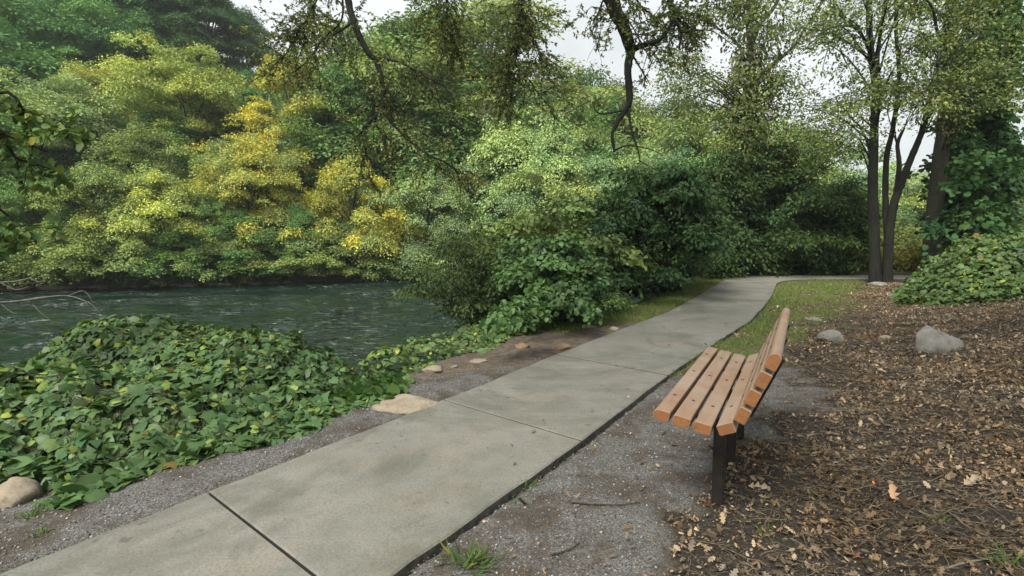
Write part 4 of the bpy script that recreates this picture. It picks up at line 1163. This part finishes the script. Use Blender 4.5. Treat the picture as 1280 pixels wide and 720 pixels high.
# ------------------------------------------------------------------ vines on the banks
def vine_cover(name, label, region, top, n, leaf, col, seed, rise=.0):
    """region: (x0, x1, y0, y1); top(x, y) = leaf surface height or nan where there is none"""
    rng = np.random.RandomState(seed)
    x = region[0] + (region[1] - region[0]) * rng.rand(n); y = region[2] + (region[3] - region[2]) * rng.rand(n)
    z = top(x, y); ok = ~np.isnan(z); x, y, z = x[ok], y[ok], z[ok]
    e = .06
    gx_ = (top(x + e, y) - top(x - e, y)) / (2 * e); gy_ = (top(x, y + e) - top(x, y - e)) / (2 * e)
    gx_ = np.nan_to_num(gx_); gy_ = np.nan_to_num(gy_)
    m = len(x)
    nrm = unit(np.stack([-gx_ * .8, -gy_ * .8, np.ones(m)], 1)) 
    dep = rng.exponential(.09, m) * (rng.rand(m) < .85) ; dep = np.minimum(dep, .4)
    pos = np.stack([x, y, z + rise * rng.rand(m)], 1) - nrm * dep[:, None]
    pos[:, 2] = np.maximum(pos[:, 2], np.maximum(terrain(x, y), WATER) + .02)
    nn = unit(nrm + rng.randn(m, 3) * .42 + np.array([0, -.12, 0]))
    dirn = unit(np.stack([-gx_, -gy_, np.zeros(m)], 1) * -.6 + np.array([.15, -.65, -.25]) + rng.randn(m, 3) * .5)
    patch = fbm(x * 1.3 + seed, y * 1.3, 4)
    c = leafcol(rng, m, .16, .12)
    zq = np.quantile(z, [.6, .93])
    young = (rng.rand(m) < .12 * smooth(.45, .7, patch) + .025 + .12 * smooth(zq[0], zq[1], z)) & (dep < .05)
    c[young] *= np.array([2.6, 1.9, 1.1])
    c *= (.65 + .7 * patch)[:, None]
    dead = rng.rand(m) < .008; c[dead] = np.array([2.6, 1.05, .8]) * .8
    size = leaf * (.42 + .95 * rng.rand(m) ** 1.2) * np.where(young, .75, 1)
    cu = .5 + 1.6 * rng.rand(m)
    sel = rng.rand(m) < .45
    # shoots standing out of the carpet
    TS = Tubes(); sp_, sd_ = [], []
    for _ in range(int(m / 260)):
        i = rng.randint(m)
        if dep[i] > .06: continue
        p = pos[i].copy(); d = unit(rng.randn(3) * .5 + np.array([0, 0, 1.])); L = .06 + .16 * rng.rand() ** 2; q = [p]
        for k in range(4): d = unit(d + rng.randn(3) * .25); q.append(q[-1] + d * L / 4)
        q = np.array(q); TS.add(q, np.linspace(.003, .0015, 5), 3)
        for k in range(1, 5):
            sp_.append(q[k]); sd_.append(unit(rng.randn(3) + np.array([0, 0, .2])))
    sp_, sd_ = np.array(sp_), np.array(sd_); ns = len(sp_)
    A_ = [leaf_arrays(pos[q], nn[q], dirn[q], size[q], t, c[q], cu[q]) for q, t in ((sel, T_VINE), (~sel, T_LOBE))]
    A_.append(leaf_arrays(sp_, unit(rng.randn(ns, 3) * .5 + np.array([0, -.1, .8])), sd_, leaf * (.35 + .4 * rng.rand(ns)), T_VINE, leafcol(rng, ns, .15, .1) * np.array([1.9, 1.5, 1.0])))
    n0 = 0; Fs = []
    for V_, F_, c_ in A_: Fs.append(F_ + n0); n0 += len(V_)
    o = mesh_np(name, np.concatenate([a[0] for a in A_]), np.concatenate(Fs), [M_VINE], np.concatenate([a[2] for a in A_]))
    o.color = (*col, 1)
    # runners
    T = Tubes()
    for _ in range(int(m / 60)):
        i = rng.randint(m); p = pos[i].copy(); d = rng.randn(3) * [1, 1, .1]; pts = []
        for k in range(6):
            zz = top(np.array([p[0]]), np.array([p[1]]))[0]
            if np.isnan(zz): break
            pts.append([p[0], p[1], zz - .03 + .05 * rng.rand()]); d = unit(d + rng.randn(3) * .4); p = p + d * .13
        if len(pts) > 3: T.add(pts, .0035, 3)
    T.V += TS.V; T.F += [f + T.n for f in TS.F]; T.n += TS.n
    st = T.build('stem', M_TWIG, o)
    tag(o, label, 'vines', kind='stuff')
    return o

def left_top(x, y):
    d = sdist(NEAR, x, y) + .12 + (fbm(x * 1.7, y * 1.7, 3) - .5) * .7
    z = .02 + .26 * smooth(-.05, 1.1, d) 
    z = z + .17 * np.exp(-((x + 4.4) ** 2 / 1.3 + (y - 7.0) ** 2 / .5)) + .09 * np.exp(-((x + 2.6) ** 2 / .6 + (y - 6.7) ** 2 / .4)) + .16 * np.exp(-((x + 5.5) ** 2 / .5 + (y - 7.2) ** 2 / .5)) - .16 * np.exp(-((x + 4.2) ** 2 / 5 + (y - 5.9) ** 2 / .25))
    z = z + (fbm(x * 1.1 + 3, y * 1.1, 4) - .5) * .5 * smooth(0, .8, d) + (fbm(x * 3.2, y * 3.2, 2) - .5) * .22
    z = z - .55 * smooth(2.2, 3.0, d) * smooth(-4.6, -6.0, x) * 1.0
    # edge towards the water
    back = y - (7.55 + .25 * np.sin(x * 2.1)) + np.maximum(x + 2.3, 0) * 1.9
    z = z - 2.2 * smooth(0, 1.1, back)
    z = z - .85 * smooth(-3.2, -1.5, x) * smooth(5.2, 6.1, y)
    z = z - 1.6 * smooth(-6.1, -6.9, x) * smooth(5.3, 6.1, y)
    return np.where((d > -.12) & (y > 1.2) & (back < .95) & (np.hypot(x + 2.93, y - 3.22) > .27), z, np.nan)
vine_cover('vine_cover', 'thick carpet of heart shaped green vine leaves between the path and the water', (-8.5, .2, 1.4, 9), left_top, 118000, .092, (.074, .138, .044), 81)

def strip_top(x, y):
    d = sdist(NEAR, x, y) + (fbm(x * 2.3, y * 2.3, 3) - .5) * .7
    z = .04 + .12 * smooth(-.05, .35, d) - .9 * smooth(.55, 1.5, d) + (fbm(x * 2.7, y * 2.7, 3) - .5) * .26
    ok = (d > -.08) & (d < 1.4) & (y > 6.3) & (y < 12.5)
    return np.where(ok, z, np.nan)
o = vine_cover('vine_cover', 'narrow strip of pale green leaves along the edge of the dirt above the water', (-2.6, 3.4, 6.0, 12.6), strip_top, 16000, .075, (.10, .165, .05), 82)

def right_top(x, y):
    g = terrain(x, y)
    # outline of the thicket on the slope
    e = ((x - 11.1) / 3.5) ** 2 + ((y - 10.9) / 2.6) ** 2 + (fbm(x * 1.1, y * 1.1, 4) - .5) * .9
    z = g + .8 * smooth(1.0, .35, e) + (fbm(x * 1.6 + 7, y * 1.6, 4) - .5) * .5 * smooth(1.05, .7, e) + .03
    return np.where(e < 1.0, z, np.nan)
vine_cover('bramble_thicket', 'tangled green thicket of broad leaves on the bank right of the leaf litter', (6.6, 15.2, 7.8, 14), right_top, 62000, .085, (.085, .145, .04), 83, .18)

# ------------------------------------------------------------------ stones
def stone(px, py, wpx, hpx, mat, label, seed, flat=.55, group=None, z=None, dep=None, sink=.3):
    rng = np.random.RandomState(seed)
    # stand it on the ground seen at that pixel
    p, t = ground_hit(px, py, 0, WATER - .05)
    w = wpx / FPX * t; h = hpx / FPX * t
    bm = bmesh.new()
    bmesh.ops.create_icosphere(bm, subdivisions=4, radius=1)
    off = rng.rand(3) * 50
    pl = [(unit(rng.randn(3)), .62 + .3 * rng.rand()) for _ in range(11)]
    for v in bm.verts:
        q = np.array(v.co)
        for nrm, k in pl:                                   # facets
            s = q @ nrm
            if s > k: q = q - nrm * (s - k) * .9
        q = q * (1 + .10 * (float(fbm(q[0] * 7 + off[2], q[1] * 7 + q[2] * 5, 3)) - .5))
        q = q * (1 + .30 * (float(fbm(q[0] * 2.3 + off[0], q[1] * 2.3 + q[2] * 1.7 + off[1], 4)) - .5))
        v.co = (q[0] * w * .55, q[1] * w * .5, q[2] * h * .62)
    o = bm_obj('stone', bm, [mat], None, True)
    o.location = (p[0], p[1], tz(p[0], p[1]) + h * (.36 - sink)); o.rotation_euler = (rng.randn() * .08, rng.randn() * .08, rng.rand() * .8 - .4)
    tag(o, label, 'stone', group)
    return o
ST = [
 (512, 508, 70, 16, M_STONE_TAN, 'large flat pale stone sunk in the dirt at the left edge of the path'),
 (478, 512, 26, 10, M_STONE_TAN, 'pale stone just left of the large flat one by the path'),
 (540, 463, 26, 9, M_STONE_TAN, 'tan stone between the vines and the path, beyond the large flat one'),
 (568, 459, 12, 4, M_STONE, 'small grey stone lying in the dirt near the pale tan stone'),
 (598, 452, 24, 4, M_STONE_TAN, 'thin flat pale stone in the middle of the dirt strip'),
 (652, 434, 20, 9, M_STONE_RUST, 'rust brown stone on the dirt strip, the most rounded there'),
 (701, 436, 26, 9, M_STONE_RUST, 'rust brown stone touching the left edge of the path'),
 (735, 409, 24, 4, M_STONE_TAN, 'flat tan stone in the dirt near the fine leaved shrub'),
 (768, 412, 12, 6, M_STONE_TAN, 'small tan stone at the path edge beyond the rust brown ones'),
 (372, 527, 40, 10, M_STONE_TAN, 'pale stone peeping out under the edge of the vine carpet'),
 (14, 628, 70, 44, M_STONE_TAN, 'big pale grey boulder at the left edge beside the vine carpet'),
 (1170, 437, 48, 46, M_STONE, 'big grey boulder under the thicket in the leaf litter'),
 (1041, 426, 32, 18, M_STONE, 'medium grey stone in the litter behind the bench'),
 (1018, 400, 22, 5, M_STONE, 'flat grey stone in the thin grass beyond the bench'),
 (1094, 357, 26, 8, M_STONE, 'grey stone at the foot of the forked tree'),
 (1122, 374, 22, 9, M_STONE, 'grey stone at the lower end of the thicket'),
 (1105, 425, 16, 8, M_STONE_TAN, 'small tan stone in the litter left of the big grey boulder'),
 (870, 376, 7, 3, M_STONE_TAN, 'tiny pale stone at the left path edge beyond the evergreen'),
 (454, 640 - 70, 5, 3, M_STONE_RUST, 'tiny orange stone chip on the gravel'),
]
for i, (px, py, w, h, m, lab) in enumerate(ST):
    stone(px, py, w, h, m, lab, 200 + i)
rngS = np.random.RandomState(9)
for i in range(34):
    px = rngS.rand() * 500 - 5
    y0 = np.interp(px, [0, 250, 450, 500], [363, 357.5, 351, 349])
    w = 7 + 12 * rngS.rand() ** 2
    stone(px, y0 + rngS.rand() * 1.0, w, w * .38, [M_STONE, M_STONE, M_STONE_TAN][i % 3], 'one of the small stones strewn along the far waterline', 300 + i, group='stones along the far waterline')
for i, (px, py, w, lab) in enumerate([(75, 361, 42, 'widest pale slab of stone on the far shore at left'), (28, 361, 26, 'pale stone on the far shore, left of the wide slab'), (118, 360, 14, 'pale stone on the far shore, right of the wide slab')]):
    stone(px, py, w, w * .26, M_STONE_TAN, lab, 400 + i)

# ------------------------------------------------------------------ litter, twigs, pebbles, grass
def scatter(rng, n, x0, x1, y0, y1, power=1.0):
    """more points towards the camera"""
    y = y0 + (y1 - y0) * rng.rand(n) ** power
    x = x0 + (x1 - x0) * rng.rand(n)
    return x, y
BROWNS = np.array([(.165, .128, .090), (.11, .084, .058), (.25, .20, .145), (.065, .050, .037), (.185, .125, .072), (.15, .128, .10), (.32, .26, .195), (.085, .066, .047)])
def on_path(x, y): return (sdist(PATH_L, x, y) < .0) & (sdist(PATH_R, x, y) > .0)
def litter():
    rng = np.random.RandomState(91)
    x, y = scatter(rng, 760000, -1, 14, 1.2, 17, 1.5)
    g, l, s = masks(x, y)
    thick = smooth(.3, .8, l) * (.35 + .65 * smooth(.3, .62, fbm(x * 2.1, y * 2.1, 4)))
    t = (x - 1.68) * .846 - (y - 5.96) * .533
    keep = (rng.rand(len(x)) < thick * np.where(t > 1.5, .9, .45) + .02) & (t > .05) & ~on_path(x, y)
    op = on_path(x, y); keep |= op & (rng.rand(len(x)) < .0035)
    keep &= np.abs(x / np.maximum(y, .1)) < 1.05
    x, y, op = x[keep], y[keep], op[keep]; n = len(x)
    z = np.where(op, .046, terrain(x, y))
    pos = np.stack([x, y, z + .002 + .032 * rng.rand(n) ** 1.5], 1)
    nrm = unit(np.array([0, 0, 1.]) + rng.randn(n, 3) * np.where(op, .12, .62)[:, None])
    col = BROWNS[rng.choice(len(BROWNS), n, p=[.2, .2, .08, .2, .07, .11, .04, .10])] * (.7 + .6 * rng.rand(n))[:, None]
    pt = fbm(x * .9 + 31, y * .9, 4); pg = fbm(x * 1.7, y * 1.7 + 60, 3)
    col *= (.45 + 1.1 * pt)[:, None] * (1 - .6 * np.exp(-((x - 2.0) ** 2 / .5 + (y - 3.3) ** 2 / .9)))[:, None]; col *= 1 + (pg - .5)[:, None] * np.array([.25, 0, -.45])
    orange = rng.rand(n) < .002; col[orange] = (.36, .13, .04)
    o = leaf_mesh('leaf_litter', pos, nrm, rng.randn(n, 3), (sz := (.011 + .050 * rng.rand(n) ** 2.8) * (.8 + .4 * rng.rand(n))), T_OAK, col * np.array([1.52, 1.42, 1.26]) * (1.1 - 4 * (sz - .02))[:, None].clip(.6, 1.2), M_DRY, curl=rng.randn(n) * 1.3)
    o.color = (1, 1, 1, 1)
    tag(o, 'dry brown fallen leaves strewn thickly over the right bank', 'leaf litter', kind='stuff')
    # twigs and straw
    T = Tubes()
    x, y = scatter(rng, 38000, -1, 12, 1.3, 13, 1.4)
    t = (x - 1.68) * .846 - (y - 5.96) * .533
    k = (t > .3) & (np.abs(x / y) < 1.05) & (rng.rand(len(x)) < smooth(.7, 1.8, t) * .9 + .06)
    LN = []
    for a, b_ in zip(x[k], y[k]):
        L = .05 + .28 * rng.rand() ** 2; d = unit(rng.randn(2)); m = 4
        pts = np.array([[a, b_]] * (m + 1)) + np.linspace(0, L, m + 1)[:, None] * d + np.cumsum(rng.randn(m + 1, 2) * L * .05, 0)
        LN.append(pts)
    allq = np.concatenate(LN); tz_all = terrain(allq[:, 0], allq[:, 1]); ci = 0; m = 4
    for pts in LN:
        zz = tz_all[ci:ci + m + 1] + .014 + .026 * rng.rand(m + 1); ci += m + 1
        T.add(np.column_stack([pts, zz]), np.linspace(1, .5, m + 1) * (.0012 + .0030 * rng.rand() ** 3), 3)
    tw = T.build('twig_litter', bark_mat('straw', (.085, .068, .05), (.28, .225, .16)))
    tag(tw, 'thin dead twigs and straw lying among the fallen leaves', 'twigs', kind='stuff')
litter()

def pebbles():
    rng = np.random.RandomState(92)
    n = 150000
    x, y = scatter(rng, n, -5, 4.5, 1.5, 8.5, 1.6)
    g, l, s = masks(x, y)
    keep = (rng.rand(n) < g * .8 + .05) & ~on_path(x, y) & (sdist(NEAR, x, y) < .25) & (np.abs(x / y) < 1.0)
    x, y = x[keep], y[keep]; n = len(x)
    z = terrain(x, y)
    tv = np.array([(1, 0, 0), (0, 1, 0), (-1, 0, 0), (0, -1, 0), (0, 0, .8), (.1, .1, -.7)], float)
    tf = np.array([(0, 1, 4), (1, 2, 4), (2, 3, 4), (3, 0, 4), (1, 0, 5), (2, 1, 5), (3, 2, 5), (0, 3, 5)])
    sz = .0024 + .0075 * rng.rand(n) ** 5
    V = np.stack([x, y, z + sz * .25], 1)[:, None] + sz[:, None, None] * (tv[None] * (.7 + .6 * rng.rand(n, 6, 3)))
    a = rng.rand(n) * 6.28
    R = V - V.mean(1, keepdims=True)
    Rx = R[..., 0] * np.cos(a)[:, None] - R[..., 1] * np.sin(a)[:, None]; Ry = R[..., 0] * np.sin(a)[:, None] + R[..., 1] * np.cos(a)[:, None]
    V = V.mean(1, keepdims=True) + np.stack([Rx, Ry, R[..., 2]], -1)
    F = tf[None] + (np.arange(n) * 6)[:, None, None]
    g_ = .05 + .24 * rng.rand(n) ** 1.5
    col = np.stack([g_, g_ * (1 - .02 * rng.rand(n)), g_ * (.92 + .1 * rng.rand(n))], 1)
    w = rng.rand(n) < .08; col[w] *= np.array([1.2, .85, .6])
    br = rng.rand(n) < .01; col[br] = (.42, .38, .32)
    m, nn, b = new_mat('pebble')
    at_ = N(nn, 'ShaderNodeAttribute', attribute_name='col'); nn.links.new(at_.outputs['Color'], b.inputs['Base Color']); b.inputs['Roughness'].default_value = .9
    o = mesh_np('gravel', V.reshape(-1, 3), F.reshape(-1, 3), [m], np.repeat(col, 6, 0))
    tag(o, 'fine grey gravel beside the concrete path', 'gravel', kind='stuff')
pebbles()

def grass():
    rng = np.random.RandomState(93)
    x, y = scatter(rng, 330000, -1.5, 13, 5.2, 19, 1.25)
    g, l, s = masks(x, y)
    dn = fbm(x * 2.2 + 5, y * 2.2, 4)
    keep = (rng.rand(len(x)) < smooth(.25, .8, s) * smooth(.34, .6, dn)) & ~on_path(x, y) & (sdist(NEAR, x, y) < .1)
    x, y = x[keep], y[keep]; n = len(x)
    pos = np.stack([x, y, terrain(x, y)], 1)
    d = unit(np.array([0, 0, 1.]) + rng.randn(n, 3) * .55)
    h = .035 + .07 * rng.rand(n) ** 2
    col = leafcol(rng, n, .22, .2, .10)
    o = leaf_mesh('grass', pos, unit(rng.randn(n, 3)), d, h, T_BLADE, col, M_GRASS); o.color = (.125, .185, .048, 1)
    tag(o, 'thin short grass beside the path beyond the bench', 'grass', kind='stuff')
grass()

def tuft(px, py, wpx, n, hgt, col, label, seed, tpl=T_BLADE):
    rng = np.random.RandomState(seed)
    p, dd = ground_hit(px, py)
    w = wpx / FPX * dd
    x = rng.randn(n) * w * .28; y = rng.randn(n) * w * .22
    pos = np.stack([x, y, terrain(p[0] + x, p[1] + y) - p[2]], 1)
    d = unit(np.stack([x / w * 1.6, y / w * 1.6, np.full(n, .7)], 1) + rng.randn(n, 3) * .35)
    o = leaf_mesh('weed_tuft', pos, unit(rng.randn(n, 3) * .5 + np.array([0, 0, .6])), d, hgt * (.5 + .8 * rng.rand(n)), tpl, leafcol(rng, n, .2, .15, .03), M_GRASS)
    o.location = p; o.color = (*col, 1)
    tag(o, label, 'weed')
G1 = (.075, .125, .035)
TU = [(585, 706, 55, 110, .10, 'largest weed tuft, in the gravel at the bottom of the picture'),
      (658, 610, 22, 70, .07, 'weed tuft against the right path edge, nearer the camera than the joint'),
      (650, 628, 26, 60, .03, 'flat moss-like weed beside the tuft at the right path edge'),
      (704, 577, 16, 40, .05, 'small weed tuft at the right path edge below the joint'),
      (742, 553, 12, 34, .04, 'tiny weed tuft right at the end of the slab joint'),
      (40, 645, 26, 60, .06, 'weed tuft on the gravel below the pale grey boulder'),
      (52, 668, 18, 40, .05, 'little weed tuft nearest the camera on the left gravel'),
      (378, 533, 14, 40, .06, 'weed tuft in the gravel under the vine carpet edge'),
      (297, 566, 16, 40, .04, 'low weed on the left gravel in front of the vine carpet'),
      (217, 583, 14, 34, .05, 'low weed on the left gravel, right below the orange leaf'),
      (960, 668, 26, 60, .05, 'weed tuft in the litter right in front of the bench post'),
      (1170, 650, 22, 44, .05, 'weed tuft in the litter at the lower right'),
      (1255, 705, 36, 60, .08, 'weed tuft in the bottom right corner')]
for i, (px, py, w, n, h, lab) in enumerate(TU):
    tuft(px, py, w, n, h, G1, lab, 500 + i)

def stick(pts, r0, label, seed, mat=None):
    rng = np.random.RandomState(seed)
    P = []
    for px, py in pts:
        P.append(ground_hit(px, py, .012)[0])
    P = np.array(P); base = P[0].copy()
    l = curve(P, 5); T = Tubes(); T.add(l - base, np.linspace(r0, r0 * .5, len(l)), 6, .3, rng)
    m = len(l) // 2
    d = unit(l[m + 1] - l[m]) + np.array([.5, -.3, .2])
    T.add(np.array([l[m] - base, l[m] - base + d * .05, l[m] - base + d * .09 + (0, 0, -.01)]), [r0 * .6, r0 * .4, r0 * .3], 4)
    o = T.build('stick', mat or M_TWIG); o.location = base
    tag(o, label, 'stick')
stick([(714, 628), (740, 630), (775, 631), (800, 628)], .005, 'thin black stick lying across the gravel before the bench', 1)
stick([(690, 694), (708, 688), (724, 679)], .005, 'short brown stick on the gravel near the bottom of the picture', 2)
stick([(1008, 660), (1014, 680), (1024, 698)], .009, 'stout grey stick in the litter right of the bench post', 3, M_BARK_PALE)
stick([(955, 696), (985, 694), (1010, 705), (1030, 712)], .007, 'long stick lying in the bottom litter', 4)
stick([(955, 615), (968, 622), (985, 630), (1000, 640)], .007, 'bent stick lying just behind the near bench post', 5)
stick([(1170, 715), (1200, 705), (1240, 697), (1275, 692)], .006, 'long thin stick at the bottom right edge', 6, M_BARK_PALE)
stick([(1180, 555), (1193, 570), (1198, 584)], .005, 'curved twig in the middle of the right litter', 7)

def fallen(px, py, spx, col, label, seed, tilt=.5):
    rng = np.random.RandomState(seed)
    p, dd = ground_hit(px, py, .015, -.3)
    s = spx / FPX * dd
    a = rng.rand() * 6.28
    V, F, c = leaf_arrays(np.zeros((1, 3)), unit(np.array([[tilt * .4, -tilt, 1.]])), np.array([[math.cos(a), math.sin(a), 0]]), np.array([s]), T_OAK, np.array([col]), np.array([2.0]))
    o = mesh_np('fallen_leaf', V, F, [M_DRY], c); o.location = p; o.color = (1, 1, 1, 1)
    md = o.modifiers.new('thickness', 'SOLIDIFY'); md.thickness = .0008
    tag(o, label, 'leaf')
fallen(203, 568, 22, (.55, .20, .03), 'single bright orange leaf at the edge of the vine carpet', 1, 1.6)
fallen(45, 612, 22, (.26, .10, .03), 'rusty curled leaf beside the pale grey boulder', 2, 1.2)
fallen(40, 622, 20, (.16, .07, .03), 'dark brown curled leaf below the rusty one at the boulder', 3, .8)
fallen(935, 607, 24, (.46, .37, .26), 'pale tan dry leaf lying behind the near bench post', 4)
fallen(1118, 628, 26, (.42, .26, .15), 'large tan leaf in the middle of the litter', 5)
fallen(1055, 688, 18, (.42, .16, .06), 'reddish leaf in the lower litter', 6)
fallen(1205, 606, 26, (.36, .29, .21), 'broad grey tan leaf in the litter under the big boulder', 7)
fallen(603, 650, 10, (.5, .32, .2), 'small pale leaf at the right path edge near the bottom', 8)
